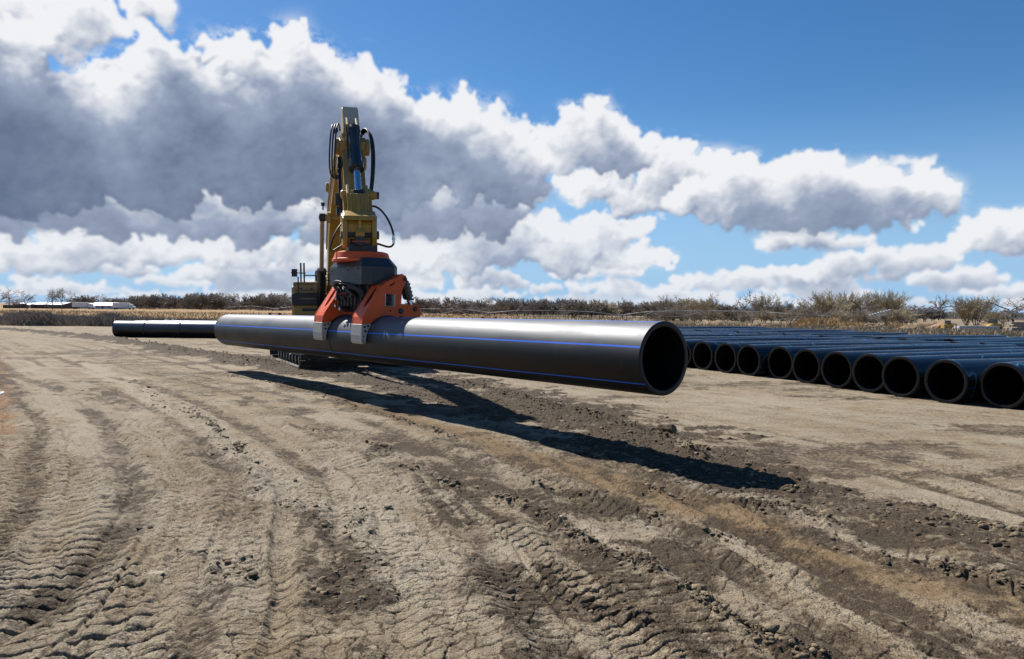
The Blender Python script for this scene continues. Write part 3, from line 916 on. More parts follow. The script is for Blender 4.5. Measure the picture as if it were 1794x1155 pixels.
# the row on the ground at the right
PD = Vector((.887, .462, 0)).normalized(); PE = Vector((.462, -.887, 0)).normalized()
RZ = math.atan2(PD.y, PD.x)
ORD = ['first', 'second', 'third', 'fourth', 'fifth', 'sixth', 'seventh', 'eighth', 'ninth', 'tenth']
rowmesh = [pipe_mesh(8.7, b_, nseg=16, n=64, seed=i) for i, b_ in enumerate((.03, -.04, .05, 0))]
backmesh = [pipe_mesh(7.4, b_, nseg=16, n=48, seed=i + 9) for i, b_ in enumerate((.04, -.05, .06, .02))]
for me in rowmesh + backmesh: me.materials.append(M_PIPE)
def put_pipe(me, p, rz, label, group, roll, cat='pipe'):
    o = bpy.data.objects.new('plastic_pipe', me); COL.objects.link(o)
    o.location = (p.x, p.y, D_PIPE / 2 + p.z); o.rotation_euler = (roll, 0, rz)
    return tag(o, label, cat, group)
rp = random.Random(3)
ends = [(1230.6, 629.7, 21.7), (1270.7, 633.4, 20.7), (1310.7, 635.5, 19.9), (1366.5, 638.5, 19.1), (1412, 642, 18.05), (1465.7, 649.3, 17.0),
        (1523, 652, 16.2), (1577, 660, 15.35), (1655.7, 668.5, 14.35), (1757, 677.5, 13.6)]
pts = []
for (px, py, Y) in ends:
    c = at(px, py, Y)
    pts.append(Vector((c.x, c.y, 0)))
p_last = pts[-1] + PE * .99
names = []
desc = ['just right of the lifted pipe', 'snug against the next', 'touching its left neighbour',
        'set back in the shade', 'after the recessed one', 'mid row',
        'overlapped by its right neighbour', 'jutting forward', 'wide round mouth', 'largest mouth']
for i, p in enumerate(pts):
    put_pipe(rowmesh[i % 4], p, RZ + rp.uniform(-.004, .004), '%s black pipe of the ground row from the left, %s' % (ORD[i], desc[i]), 'black pipes lying in the row on the ground', rp.uniform(0, 6.28))
put_pipe(rowmesh[1], p_last, RZ, 'nearest black pipe of the row, its body crossing behind the right frame edge', 'black pipes lying in the row on the ground', 1.0)
first = pts[0]
hp = first - PE * .92
put_pipe(rowmesh[2], hp, RZ, 'black pipe whose rim peeks out from behind the lifted pipe end', 'black pipes lying in the row on the ground', 2.0)
for k in range(2, 15):
    put_pipe(rowmesh[k % 4], first - PE * (.945 * k) + PD * rp.uniform(-.3, .3), RZ + rp.uniform(-.004, .004),
             'black pipe lying deep in the ground row, its near end hidden behind the lifted pipe', 'black pipes hidden by the lifted pipe', rp.uniform(0, 6.28))
# second rank end to end behind the first
line0 = p_last
allstart = [p_last - PE * (.955 * k) for k in range(0, 26)]
for k, p in enumerate(allstart):
    off = 8.75 + .3 + (rp.uniform(0, .9) if k % 3 else rp.uniform(.6, 1.5)) - (.7 if k > 12 else 0)
    put_pipe(backmesh[k % 4], p + PD * off + Vector((0, 0, rp.uniform(0, .05))), RZ + rp.uniform(-.012, .012),
             'black pipe of the second rank, its end dark against the blue sheen of the row', 'black pipes of the second rank', rp.uniform(0, 6.28))

# far left stack
fl = [pipe_mesh(14.5, 0, nseg=10, n=64, seed=30), pipe_mesh(14.5, .05, nseg=10, n=64, seed=31)]
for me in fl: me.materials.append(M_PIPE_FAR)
base = on_ground(203.5, 39.6)
lab = ['front black pipe of the bundle lying at far left, its left end nearest', 'second black pipe of the far left bundle, set back behind the front one',
       'rearmost black pipe of the bundle lying at far left']
FARP = []
for k in range(3):
    p = Vector((base.x + (0, .55, 1.0, 2.6)[k], base.y + .93 * k, 0))
    put_pipe(fl[k % 2], p, R(.3), lab[k], 'black pipes bundled at far left', [.35, 1.0, 2.0, 3.0][k])
# seams of two strapping bands on the front pipe of the bundle
M_BAND = mat_paint('band', (.035, .035, .035), .5)
for px_, lb in ((257, 'thin grey band round the far left pipe bundle, nearer its open end'), (318.5, 'thin grey band round the far left pipe bundle, towards the lifted pipe')):
    p = on_ground(px_, 39.6)
    mb = MB()
    n = 40; r = D_PIPE / 2 + .004
    vs = []; fs = []
    for (xx, rr_) in ((-.02, r), (.02, r), (.02, r + .012), (-.02, r + .012)):
        for k in range(n):
            a = 2 * math.pi * k / n
            vs.append((p.x + xx, p.y + rr_ * math.cos(a), D_PIPE / 2 + rr_ * math.sin(a)))
    for i in range(4):
        for k in range(n):
            fs.append((i * n + k, i * n + (k + 1) % n, ((i + 1) % 4) * n + (k + 1) % n, ((i + 1) % 4) * n + k))
    mb.add(vs, fs); mb.build('strap', M_BAND, label=lb, cat='strap', group='bands on the far left pipes')
# ------------------------------------------------------------------ excavator
M_YEL = mat_paint('machine yellow', (.40, .235, .035), .38, dirt=.45, dirtcol=(.20, .15, .09), nscale=2.5)
M_YELT = mat_paint('machine yellow worn', (.37, .25, .085), .45, dirt=.5, dirtcol=(.24, .19, .12), nscale=5)
M_BLK = mat_paint('black steel', (.018, .018, .02), .42, dirt=.3, dirtcol=(.10, .085, .07), nscale=4)
M_BLKG = mat_paint('black cylinder paint', (.014, .015, .018), .22, dirt=.12, nscale=3, spec=.8)
M_RUB = mat_paint('hose rubber', (.012, .012, .013), .45, dirt=.15, nscale=10)
M_CHR = mat_paint('chrome rod', (.62, .64, .66), .16, metal=1.0, dirt=.05, nscale=4, vary=.05)
M_ROD = mat_paint('dusty rod', (.50, .38, .27), .35, metal=.6, dirt=.3, nscale=4)
M_TRK = mat_paint('track steel', (.055, .046, .038), .6, dirt=.75, dirtcol=(.12, .095, .065), nscale=6, bump=.4)
M_ORG = mat_paint('grapple orange', (.72, .10, .018), .42, spec=.3, dirt=.42, dirtcol=(.24, .10, .055), nscale=4, coat=.05)
M_GRY = mat_paint('housing grey', (.020, .024, .031), .42, dirt=.2, dirtcol=(.12, .11, .10), nscale=4)
M_TIP = mat_paint('bare jaw steel', (.50, .48, .42), .55, dirt=.5, dirtcol=(.34, .32, .27), nscale=9, metal=.15)
M_RED = mat_paint('red cap', (.45, .02, .02), .4)
M_GLS = mat_paint('cab glass', (.02, .025, .03), .06, dirt=.05, spec=1.0)
M_WHT = mat_paint('white metal', (.74, .75, .76), .5, dirt=.2, dirtcol=(.5, .48, .45), nscale=.6)

EXA = math.asin(.2795)
EX = empty('excavator', (-5.5, 23.2, 0), EXA, label='tracked yellow excavator facing the camera, its arm reaching forward over the lifted pipe', cat='excavator')
EX.rotation_euler = Euler((0, R(-1.15), EXA))

def S(s, x, z): return (x, -s, z)

# undercarriage -----------------------------------------------------
TA = math.atan2(.455, .89) - EXA
TM = Matrix.Rotation(TA, 4, 'Z')
TM.translation = Vector((.05, .25, 0))
def track(side):
    xc = side * 1.26
    w = .78 / 2
    Lh, rr, zc = 2.15, .47, .50
    path = []
    per = 4 * Lh + 2 * math.pi * rr
    n = 54
    mb = MB()
    for i in range(n):
        s = per * i / n
        if s < 2 * Lh: y, z, a = -Lh + s, zc + rr, 0
        elif s < 2 * Lh + math.pi * rr:
            t = (s - 2 * Lh) / rr; y, z, a = Lh + rr * math.sin(t), zc + rr * math.cos(t), -t
        elif s < 4 * Lh + math.pi * rr: y, z, a = Lh - (s - 2 * Lh - math.pi * rr), zc - rr, math.pi
        else:
            t = (s - 4 * Lh - math.pi * rr) / rr; y, z, a = -Lh - rr * math.sin(t), zc - rr * math.cos(t), math.pi - t
        M = TM @ Matrix.Translation((xc, y, z)) @ Matrix.Rotation(a, 4, 'X')
        mb.box(-w, w, -.082, .082, -.028, 0, M)
        for gy in (-.06, 0, .06):
            mb.box(-w, w, gy - .009, gy + .009, 0, .032, M)
        mb.box(-.09, .09, -.07, .07, -.10, -.028, M)
    tr = mb.build('track', M_TRK, EX)
    f = MB()
    f.prism([(-1.9, .32), (1.9, .32), (2.0, .5), (1.8, .72), (-1.8, .72), (-2.0, .5)], xc - .20, xc + .20, 'x', M=TM)
    for k in range(8):
        y = -1.65 + k * .47
        f.lathe((xc - .26, y, .22), (xc + .26, y, .22), [(0, .11), (.12, .12), (.121, .09), (.40, .09), (.401, .12), (.52, .11)], 14, TM)
    f.build('track_frame', M_BLK, tr, bevel=.01)
    s = MB()
    for y in (-Lh, Lh):
        s.lathe((xc - .24, y, zc), (xc + .24, y, zc), [(0, .16), (.02, .2), (.16, .2), (.161, .40), (.32, .40), (.321, .2), (.46, .2), (.48, .16)], 24, TM)
    s.each('sprocket', M_BLK, tr, bevel=.008)
track(-1); track(1)
c = MB(); c.prism([(-.9, -1.1), (.9, -1.1), (1.0, 0), (.9, 1.1), (-.9, 1.1), (-1.0, 0)], .45, .85, 'z', M=TM)
c.lathe((0, 0, .85), (0, 0, 1.1), [(0, .62), (.25, .62)], 30)
c.build('undercarriage', M_BLK, EX, bevel=.02)

# house ---------------------------------------------------------------
h = MB()
h.box(-1.30, 1.38, -.2, 3.3, 1.12, 1.36)
h.prism([(1.0, 1.36), (2.9, 1.36), (3.25, 1.5), (3.35, 2.2), (3.0, 2.40), (1.0, 2.40)], -1.30, 1.38, 'x')
h.box(-1.24, -.34, -.7, 1.0, 1.36, 2.36)
h.build('house', M_YEL, EX, bevel=.04)
b = MB(); b.box(-1.26, -.30, -1.52, -.5, 1.10, 1.80); b.build('front_box', M_YEL, EX, bevel=.05)
b = MB(); b.box(-1.24, -.30, -1.46, -.5, 2.14, 2.47)
b.box(-.55, -.30, -1.50, -1.46, 2.16, 2.50); b.build('upper_box', M_YELT, EX, bevel=.05)
b = MB(); b.box(-1.285, -.42, -1.56, -.6, 1.80, 2.14); pan = b.build('black_panel', M_BLK, EX, bevel=.012)
tx = MB()
rr = random.Random(4)
xx = -1.05
while xx < -.62:
    wd = rr.uniform(.012, .03); tx.box(xx, xx + wd, -1.572, -1.56, 1.965, 1.965 + rr.uniform(.028, .040)); xx += wd + .008
tx.build('lettering', M_YELT, pan)
ws = MB(); ws.box(-.50, -.40, -1.60, -1.50, 1.90, 2.12); ws.build('work_lamp', M_WHT, EX, bevel=.02)
dt = MB()
for z0 in (2.40, 2.22): dt.box(-1.20, -.62, -1.485, -1.455, z0, z0 + .018)
for x0 in (-1.05, -.75): dt.box(x0, x0 + .05, -1.49, -1.455, 2.26, 2.30)
dt.each('hinge', M_BLK, EX)
dt = MB(); dt.box(-1.22, -.34, -1.545, -1.51, 1.50, 1.515); dt.box(-1.0, -.55, -1.545, -1.51, 1.62, 1.70); dt.each('step', M_BLK, EX)
dt = MB(); dt.tube([(-1.2, -1.55, 1.76), (-.36, -1.55, 1.76)], .018, 6); dt.build('rail_trim', M_YELT, EX)
dt = MB(); dt.box(-.50, -.30, -1.50, -1.2, 2.47, 2.60); dt.build('tank_cap_box', M_YELT, EX, bevel=.02)
for zz in (2.56, 2.72):
    hose_pts = [(-.30 + .16 * math.cos(a_ * .5), -1.55, zz + .05 * math.sin(a_ * .5)) for a_ in range(0, 13)]
    dt = MB(); dt.tube(hose_pts, .014, 6); dt.build('cable_loop', M_RUB, EX)
# hand rails, mirror, air pre-cleaner
r_ = MB()
for x0 in (-1.02, -.93):
    r_.tube([S(1.42, x0, 1.8), S(1.42, x0, 3.02)], .024, 8)
r_.tube([S(1.45, -1.10, 1.0), S(1.45, -1.10, 2.62)], .02, 8)
r_.tube([S(1.40, -.93, 2.66), S(1.40, -.52, 2.66), S(1.40, -.48, 2.6), S(1.40, -.47, 1.9)], .019, 8)
r_.tube([S(1.40, -1.0, 2.2), S(1.40, -.5, 2.2)], .019, 8)
r_.build('handrail', M_BLK, EX, smooth=40)
mi = MB(); mi.box(-1.28, -1.12, -1.50, -1.44, 2.62, 2.84); mi.tube([S(1.46, -1.3, 2.735), S(1.46, -.88, 2.72)], .016, 8); mi.build('mirror', M_BLK, EX, bevel=.012)
mc = MB(); mc.lathe(S(1.2, -.54, 2.44), S(1.2, -.54, 3), [(0, .11), (.05, .11), (.06, .085), (.30, .085), (.38, .06), (.40, .02)], 18); mc.build('exhaust_stack', M_BLK, EX, smooth=45)
# cab
cb = MB()
for (x0, y0) in ((.42, -1.75), (1.30, -1.75), (.42, .05), (1.30, .05)):
    cb.box(x0 - .04, x0 + .04, y0 - .04, y0 + .04, 1.36, 2.92)
cb.box(.38, 1.34, -1.8, .1, 2.90, 3.02); cb.box(.38, 1.34, -1.8, .1, 1.15, 1.75)
cab = cb.build('cab', M_YEL, EX, bevel=.03)
gw = MB(); gw.box(.47, 1.25, -1.77, .06, 1.76, 2.89); gw.build('window', M_GLS, cab)

# boom ----------------------------------------------------------------
def plate_profile(cl, n=None):
    top = []; bot = []
    for i, (s, z, hh) in enumerate(cl):
        a = Vector(cl[max(i - 1, 0)][:2]); b_ = Vector(cl[min(i + 1, len(cl) - 1)][:2])
        d = (b_ - a).normalized(); nn = Vector((-d.y, d.x))
        p = Vector((s, z))
        top.append(p + nn * hh); bot.append(p - nn * hh)
    return top + bot[::-1]
BC = [(.30, 1.85, .20), (.62, 2.15, .26), (1.2, 2.82, .34), (1.9, 3.55, .40), (2.7, 4.18, .46), (3.5, 4.56, .48), (4.4, 4.80, .45), (5.4, 4.96, .39), (6.5, 5.06, .31), (7.6, 5.08, .25), (8.05, 5.05, .20), (8.2, 5.03, .1)]
bp_ = [(-p.x, p.y) for p in plate_profile(BC)]
b = MB(); b.prism(bp_, -.27, .27, 'x')
boom = b.build('boom', M_YEL, EX, bevel=.02)
e = MB()
for sx in (-1, 1):
    for (s, z, r0) in ((.45, 2.0, .16), (3.6, 4.10, .15), (3.2, 4.95, .13), (8.05, 5.05, .17)):
        e.lathe((sx * .27, -s, z), (sx * .36, -s, z), [(0, r0), (.07, r0), (.09, r0 * .7)], 18)
e.each('pin_boss', M_YELT, boom, smooth=40)
pr = MB()
for x0 in (-.19, -.11, .12, .2):
    pr.tube([S(s, x0, z + hh + .05) for (s, z, hh) in BC[1:-1]], .022, 8)
for x0, z0 in ((-.305, -.05), (-.305, -.16)):
    pr.tube([S(s, x0, z + z0) for (s, z, hh) in BC[3:-2]], .02, 8)
pr.build('steel_pipe', M_YELT, boom, smooth=40)
# boom cylinders
for sx in (-1, 1):
    xo = sx * .47
    p0 = Vector(S(1.15, xo, 1.35)); p1 = Vector(S(3.62, xo, 4.10)); d = (p1 - p0); Lc = d.length
    cy = MB(); cy.lathe(p0, p1, [(0, .08), (.06, .115), (1.75, .115), (1.76, .135), (1.90, .135), (1.91, .07)], 20)
    cyl = cy.build('boom_cylinder', M_BLKG, EX, smooth=40)
    rd = MB(); rd.lathe(p0 + d.normalized() * 1.88, p1, [(0, .058), (Lc - 1.88 - .1, .058)], 16)
    rd.build('rod', M_ROD, cyl, smooth=40)
    ey = MB(); ey.lathe((xo - .07, p1.y, p1.z), (xo + .07, p1.y, p1.z), [(0, .11), (.14, .11)], 18)
    ey.build('rod_eye', M_BLK, cyl, smooth=40)
pb = MB(); pb.lathe((-.56, -3.62, 4.10), (.56, -3.62, 4.10), [(0, .06), (1.12, .06)], 14)
pb.lathe((-.30, -3.62, 4.10), (-.55, -3.62, 4.10), [(0, .1), (.12, .1)], 14)
pb.build('boom_pin', M_YELT, EX, smooth=40)
wl = MB(); wl.lathe((-.45, -3.7, 4.28), (-.45, -3.7, 4.5), [(0, .02), (.10, .02), (.11, .05), (.19, .05), (.2, .02)], 12); wl.build('beacon', M_BLK, EX, smooth=40)
# stick ---------------------------------------------------------------
V_ = Vector((9.20 - 7.40, 3.22 - 5.93)).normalized(); N_ = Vector((-V_.y, V_.x))
O_ = Vector((7.40, 5.93))
def T(v, n): p = O_ + V_ * v + N_ * n; return (-p.x, p.y)
def T3(v, n, x): p = T(v, n); return Vector((x, p[0], p[1]))
sp = [T(0, -.10), T(0, .12), T(.10, .17), T(.72, .19), T(1.05, .14), T(2.2, .10), T(3.35, .10), T(3.48, 0), T(3.40, -.12), T(2.2, -.30), T(1.3, -.46), T(1.0, -.48), T(.5, -.36)]
b = MB(); b.prism(sp, -.17, .17, 'x'); stick = b.build('stick', M_YELT, EX, bevel=.018)
tipp = MB(); tipp.prism([T(.04, .165), T(.05, .18), T(.60, .205), T(.60, .19)], -.155, .155, 'x'); tipp.build('gleam_plate', mat_paint('sunlit cream paint', (.50, .43, .30), .4, dirt=.3, dirtcol=(.36, .29, .19), nscale=6), stick)  # added plate, its pale colour standing for sun on the stick top
e = MB()
for sx in (-1, 1):
    e.prism([T(.62, .15), T(.50, .30), T(.80, .40), T(1.02, .34), T(1.05, .1)], sx * .095 - .018, sx * .095 + .018, 'x')
    e.prism([T(-.06, -.04), T(-.09, .06), T(.02, .10), T(.1, -.02)], sx * .10 - .03, sx * .10 + .03, 'x')
    e.lathe((sx * .17, *T(1.25, -.25)), (sx * .30, *T(1.25, -.25)), [(0, .14), (.11, .14), (.13, .1)], 18)
    e.prism([T(1.0, -.1), T(1.0, .13), T(2.6, .08), T(2.6, -.1)], sx * .19 - .02, sx * .19 + .02, 'x')
e.each('lug_plate', M_YELT, stick, bevel=.006)
# bucket cylinder on the outer face of the stick
p0 = T3(.78, .30, .03); p1 = T3(2.62, .30, .03); d = (p1 - p0).normalized()
cy = MB(); cy.lathe(p0, p1, [(0, .07), (.03, .13), (.10, .135), (.11, .115), (1.02, .118), (1.03, .145), (1.16, .145), (1.17, .10), (1.21, .10)], 24)
bc = cy.build('bucket_cylinder', M_BLKG, EX, smooth=40)
rd = MB(); rd.lathe(p0 + d * 1.2, p1, [(0, .068), (.72, .068)], 20); rd.build('rod', M_CHR, bc, smooth=40)
ey = MB(); ey.lathe(p1 - Vector((.09, 0, 0)), p1 + Vector((.09, 0, 0)), [(0, .11), (.18, .11)], 18); ey.build('rod_eye', M_BLK, bc, smooth=40)
pc = MB(); pc.tube([p0 + Vector((-.15, -.05, .03)), p0 + Vector((-.15, -.08, .0)) + d * .9], .022, 8); pc.tube([p0 + Vector((-.15, -.05, .03)) + d * .05, p0 + d * .05 + Vector((.12, -.05, .03))], .03, 8)
pc.build('oil_line', M_BLK, bc, smooth=40)
# stick cylinder on top of the boom
p0 = Vector(S(4.3, 0, 5.55)); p1 = T3(.22, -.28, 0)
cy = MB(); cy.lathe(p0, p1, [(0, .1), (.05, .13), (2.1, .13), (2.11, .15), (2.25, .15)], 20); sc_ = cy.build('stick_cylinder', M_BLKG, EX, smooth=40)
rd = MB(); dd = (p1 - p0); rd.lathe(p0 + dd.normalized() * 2.24, p1, [(0, .06), (dd.length - 2.24, .06)], 16); rd.build('rod', M_CHR, sc_, smooth=40)
# bucket linkage -------------------------------------------------------
lk = MB()
for sx in (-1, 1):
    x0 = sx * .24
    lk.prism([T(2.50, .36), T(2.55, .22), T(3.05, .0), T(3.35, -.06), T(3.42, .12), T(3.05, .34)], x0 - .03, x0 + .03, 'x')
    lk.prism([T(2.42, .22), T(2.45, .40), T(2.72, .46), (-9.52, 3.48), (-9.54, 3.33), (-9.40, 3.28), T(2.75, .24)], sx * .18 - .028, sx * .18 + .028, 'x')
lk.prism([T(2.70, .36), T(2.72, .46), (-9.53, 3.50), (-9.50, 3.36)], -.16, .16, 'x')
lk.lathe(T3(2.62, .30, -.31), T3(2.62, .30, .40), [(0, .07), (.03, .09), (.62, .09), (.71, .06)], 16)
lk.box(-.035, .035, -9.50, -9.42, 3.46, 3.60)
for x0 in (-.13, .13): lk.prism([T(2.72, .45), T(2.74, .475), (-9.55, 3.52), (-9.52, 3.49)], x0 - .014, x0 + .014, 'x')
lk.prism([T(2.72, .45), T(2.74, .475), (-9.55, 3.52), (-9.52, 3.49)], -.035, .035, 'x')
link = lk.build('linkage', M_YEL, EX, bevel=.01)
bl = MB(); bl.lathe(T3(2.62, .30, .31), T3(2.62, .30, .42), [(0, .055), (.07, .055), (.071, .075), (.11, .07)], 8); bl.build('bolt', M_BLK, link)
# quick coupler
qc = MB()
for sx in (-1, 1):
    x0 = sx * .27
    qc.prism([(-9.0, 3.50), (-9.15, 3.56), (-9.30, 3.42), (-9.52, 3.50), (-9.66, 3.40), (-9.70, 3.05), (-9.58, 2.90), (-9.02, 2.90), (-8.92, 3.1)], x0 - .045, x0 + .045, 'x')
qc.prism([(-9.64, 3.28), (-9.60, 3.36), (-9.40, 3.30), (-9.35, 3.08), (-9.60, 3.02)], -.225, .225, 'x')
qc.box(-.225, .225, -9.5, -9.05, 2.92, 3.04)
for x0, y0 in ((-.30, -9.62), (.30, -9.62)):
    qc.lathe((x0 - .03, y0 + .10, 3.40), (x0 + .03, y0 + .10, 3.40), [(0, .075), (.06, .075)], 14)
qc.prism([(-9.72, 3.20), (-9.76, 3.12), (-9.70, 2.98), (-9.6, 2.98), (-9.6, 3.2)], -.08, .08, 'x')
qc.prism([(-9.50, 3.56), (-9.72, 3.44), (-9.76, 3.36), (-9.60, 3.36)], -.30, .30, 'x')
qc.box(-.03, .03, -9.70, -9.62, 3.02, 3.36)
cpl = qc.build('quick_coupler', M_YEL, EX, bevel=.014)
hk = MB(); hk.lathe((0, -9.62, 2.99), (0, -9.735, 2.99), [(0, .10), (.115, .10)], 16); hk.build('latch', M_BLK, cpl, smooth=40)
rl = MB(); rl.box(-.15, .15, -9.745, -9.72, 2.955, 2.975); rl.build('latch_stripe', M_RED, cpl)
bb = MB(); bb.lathe((-.34, -9.15, 3.05), (.36, -9.15, 3.05), [(0, .08), (.70, .08)], 14); bb.lathe((-.34, -9.55, 3.10), (.36, -9.55, 3.10), [(0, .08), (.70, .08)], 14); bb.build('coupler_pin', M_BLK, cpl, smooth=40)
# hoses of the machine
def hose(name, pts, r, parent, mat=M_RUB):
    m_ = MB(); m_.tube(pts, r, 8); return m_.build(name, mat, parent, smooth=60)
for k in range(3):
    dx = -.05 * k
    hose('hose', bez(S(7.7, -.22 + dx, 5.45 - .03 * k), S(8.2, -.30 + dx, 5.85), S(8.4, -.40 + dx, 4.8), S(8.15, -.36 + dx, 4.45 + .06 * k), 20)
         + bez(S(8.15, -.36 + dx, 4.45 + .06 * k), S(8.05, -.34 + dx, 4.25), S(8.2, -.26, 4.4), S(8.3, -.20, 4.75), 10)[1:], .017, EX)
for k in range(3):
    hose('hose', bez(S(7.9, .20, 5.40 - .05 * k), S(8.3, .34 + .03 * k, 5.6), S(8.6, .42 + .03 * k, 4.9), S(8.75, .27 + .02 * k, 3.95), 20), .019, EX)
for k in range(3):
    hose('hose', bez(S(8.2, -.24 - .03 * k, 4.8), S(8.5, -.30, 4.4), S(8.75, -.26 - .04 * k, 4.1), S(9.1, -.30, 3.45), 14), .018, EX)
vb = MB(); vb.box(-.40, -.27, -8.85, -8.68, 3.75, 3.98); vb.box(-.38, -.29, -8.9, -8.7, 3.55, 3.7); vb.build('hose_bracket', M_BLK, EX, bevel=.01)
hose('hose', bez(S(9.0, .30, 3.72), S(9.2, .48, 3.70), S(9.35, .66, 3.30), S(9.40, .66, 3.08), 16) + [Vector(S(9.40, .66, 3.0))], .020, EX)
fit = MB(); fit.lathe(S(9.4, .66, 3.12), S(9.4, .66, 2.96), [(0, .028), (.05, .028), (.051, .036), (.09, .036), (.091, .026), (.16, .026)], 8); fit.build('hose_fitting', M_CHR, EX)
hose('hose', bez(S(9.40, .66, 2.97), S(9.40, .60, 2.80), S(9.35, .42, 2.98), S(9.3, .26, 2.97), 12), .020, EX)
hose('hose', bez(S(9.2, -.28, 3.38), S(9.4, -.42, 3.2), S(9.45, -.52, 3.0), S(9.45, -.54, 2.82), 12), .018, EX)
hose('hose', bez(S(9.45, -.54, 2.84), S(9.42, -.50, 2.72), S(9.35, -.36, 2.95), S(9.3, -.24, 2.92), 12), .018, EX)

# ------------------------------------------------------------------ grapple
tg = .487
GC = PN + (PF - PN) * tg
GA = math.atan2(ax.y, ax.x)
GR = empty('pipe_grapple', (GC.x, GC.y, GC.z), GA, label='orange and grey hydraulic pipe grapple with two steel tipped jaws gripping the lifted pipe', cat='grapple')
RO = D_PIPE / 2
def arc(a0, a1, r, n=10):
    return [(r * math.cos(R(a0 + (a1 - a0) * i / n)), r * math.sin(R(a0 + (a1 - a0) * i / n))) for i in range(n + 1)]
inner = arc(140, 62, RO + .035, 12)             # along the pipe's upper side, camera side first
outer = [(.25, .444), (.27, .60), (.275, .70), (.29, .92), (.36, 1.05), (.395, 1.12), (.37, 1.185), (.278, 1.225), (.20, 1.165), (.10, 1.125), (-.02, 1.07), (-.132, 1.0), (-.278, .77), (-.45, .526), (-.505, .43), (-.52, .30)]
side_prof = [inner[0]] + inner[1:] + outer
slot = [(-.06, .63), (.14, .62), (.15, .84), (-.06, .85)]
small = [(.02, 1.00), (.05, .985), (.15, 1.045), (.13, 1.065)]
def jaw(xc):
    W = .19
    m_ = MB()
    for sx in (-1, 1):
        m_.prism(side_prof, xc + sx * W - .014, xc + sx * W + .014, 'x', holes=[slot, small])
    # curved front and top skin with the long slot
    sk = [(-.515, .30), (-.50, .43), (-.445, .52), (-.385, .61), (-.275, .77), (-.132, .995), (-.02, 1.062), (.10, 1.118), (.20, 1.158), (.28, 1.218)]
    def skin(a, b_, x0, x1):
        d = Vector((b_[0] - a[0], b_[1] - a[1])); nn = Vector((d.y, -d.x)).normalized() * .022
        m_.prism([a, b_, (b_[0] + nn.x, b_[1] + nn.y), (a[0] + nn.x, a[1] + nn.y)], xc + x0, xc + x1, 'x')
    for i in range(len(sk) - 1):
        if i == 3 or i == 4:
            n_ = 6
            for q in range(n_):
                a_ = Vector(sk[i]).lerp(Vector(sk[i + 1]), q / n_); b2 = Vector(sk[i]).lerp(Vector(sk[i + 1]), (q + 1) / n_)
                g = ((i - 3) * n_ + q + .5) / (2 * n_); hw = .058 * math.sqrt(max(1 - (2 * g - 1) ** 2, 0)) + .004
                skin(tuple(a_), tuple(b2), -W + .012, -hw + .02); skin(tuple(a_), tuple(b2), hw + .02, W - .012)
        else:
            skin(sk[i], sk[i + 1], -W + .012, W - .012)
    # inner saddle
    ia = arc(140, 62, RO + .036, 12)
    for a, b_ in zip(ia[:-1], ia[1:]):
        m_.prism([a, b_, (b_[0] * 1.05, b_[1] * 1.05), (a[0] * 1.05, a[1] * 1.05)], xc - W + .012, xc + W - .012, 'x')
    j = m_.build('jaw', M_ORG, GR, bevel=.006)
    lin = MB()
    lin.box(xc - W + .02, xc + W + .012, -.072, -.045, .625, .852); lin.box(xc - W + .02, xc + W + .012, .128, .152, .625, .85)
    lin.box(xc - W + .02, xc + W - .03, -.045, .128, .618, .632)
    lin.build('slot_lining', M_TIP, j)
    cr_ = MB(); cr_.lathe((xc - .1, .05, .75), (xc + .1, .05, .75), [(0, .07), (.2, .07)], 16); cr_.build('cross_pin', M_BLK, j, smooth=40)
    # bolted steel tip
    tp = MB()
    ti = arc(139.5, 184, RO + .012, 10)
    tp.prism(ti + [(-.50, -.055), (-.528, -.02), (-.536, .10), (-.530, .298), (-.34, .304)], xc - W - .018, xc + W + .018, 'x')
    tip = tp.build('jaw_tip', M_TIP, j, bevel=.008)
    bt = MB()
    for (y, z) in ((-.47, .25), (-.405, .27), (-.455, .175)):
        for sx in (-1, 1):
            bt.lathe((xc + sx * (W + .016), y, z), (xc + sx * (W + .032), y, z), [(0, .022), (.016, .02)], 8)
    for (y, z) in ((-.49, .08), (-.495, -.0)):
        for sx in (-1, 1):
            bt.lathe((xc + sx * (W + .016), y, z), (xc + sx * (W + .024), y, z), [(0, .012), (.008, .011)], 8)
    bt.each('bolt', M_BLK, tip)
    # black wear pad against the pipe
    wp = MB()
    ia = arc(138, 66, RO + .004, 14)
    for a, b_ in zip(ia[:-1], ia[1:]):
        wp.prism([a, b_, (b_[0] * 1.07, b_[1] * 1.07), (a[0] * 1.07, a[1] * 1.07)], xc - W + .03, xc + W - .03 + (.055 if xc > 0 else .055), 'x')
    wp.build('wear_pad', M_BLK, j)
    pn = MB()
    for (y, z, r0) in ((.265, .54, .05), (.345, 1.125, .04), (.045, .545, .014)):
        for sx in (-1, 1):
            pn.lathe((xc + sx * (W + .01), y, z), (xc + sx * (W + .045), y, z), [(0, r0), (.02, r0), (.035, r0 * .7)], 16)
    pn.each('pin', M_BLK, j, smooth=40)
    return j
jaw(.84); jaw(-.83)
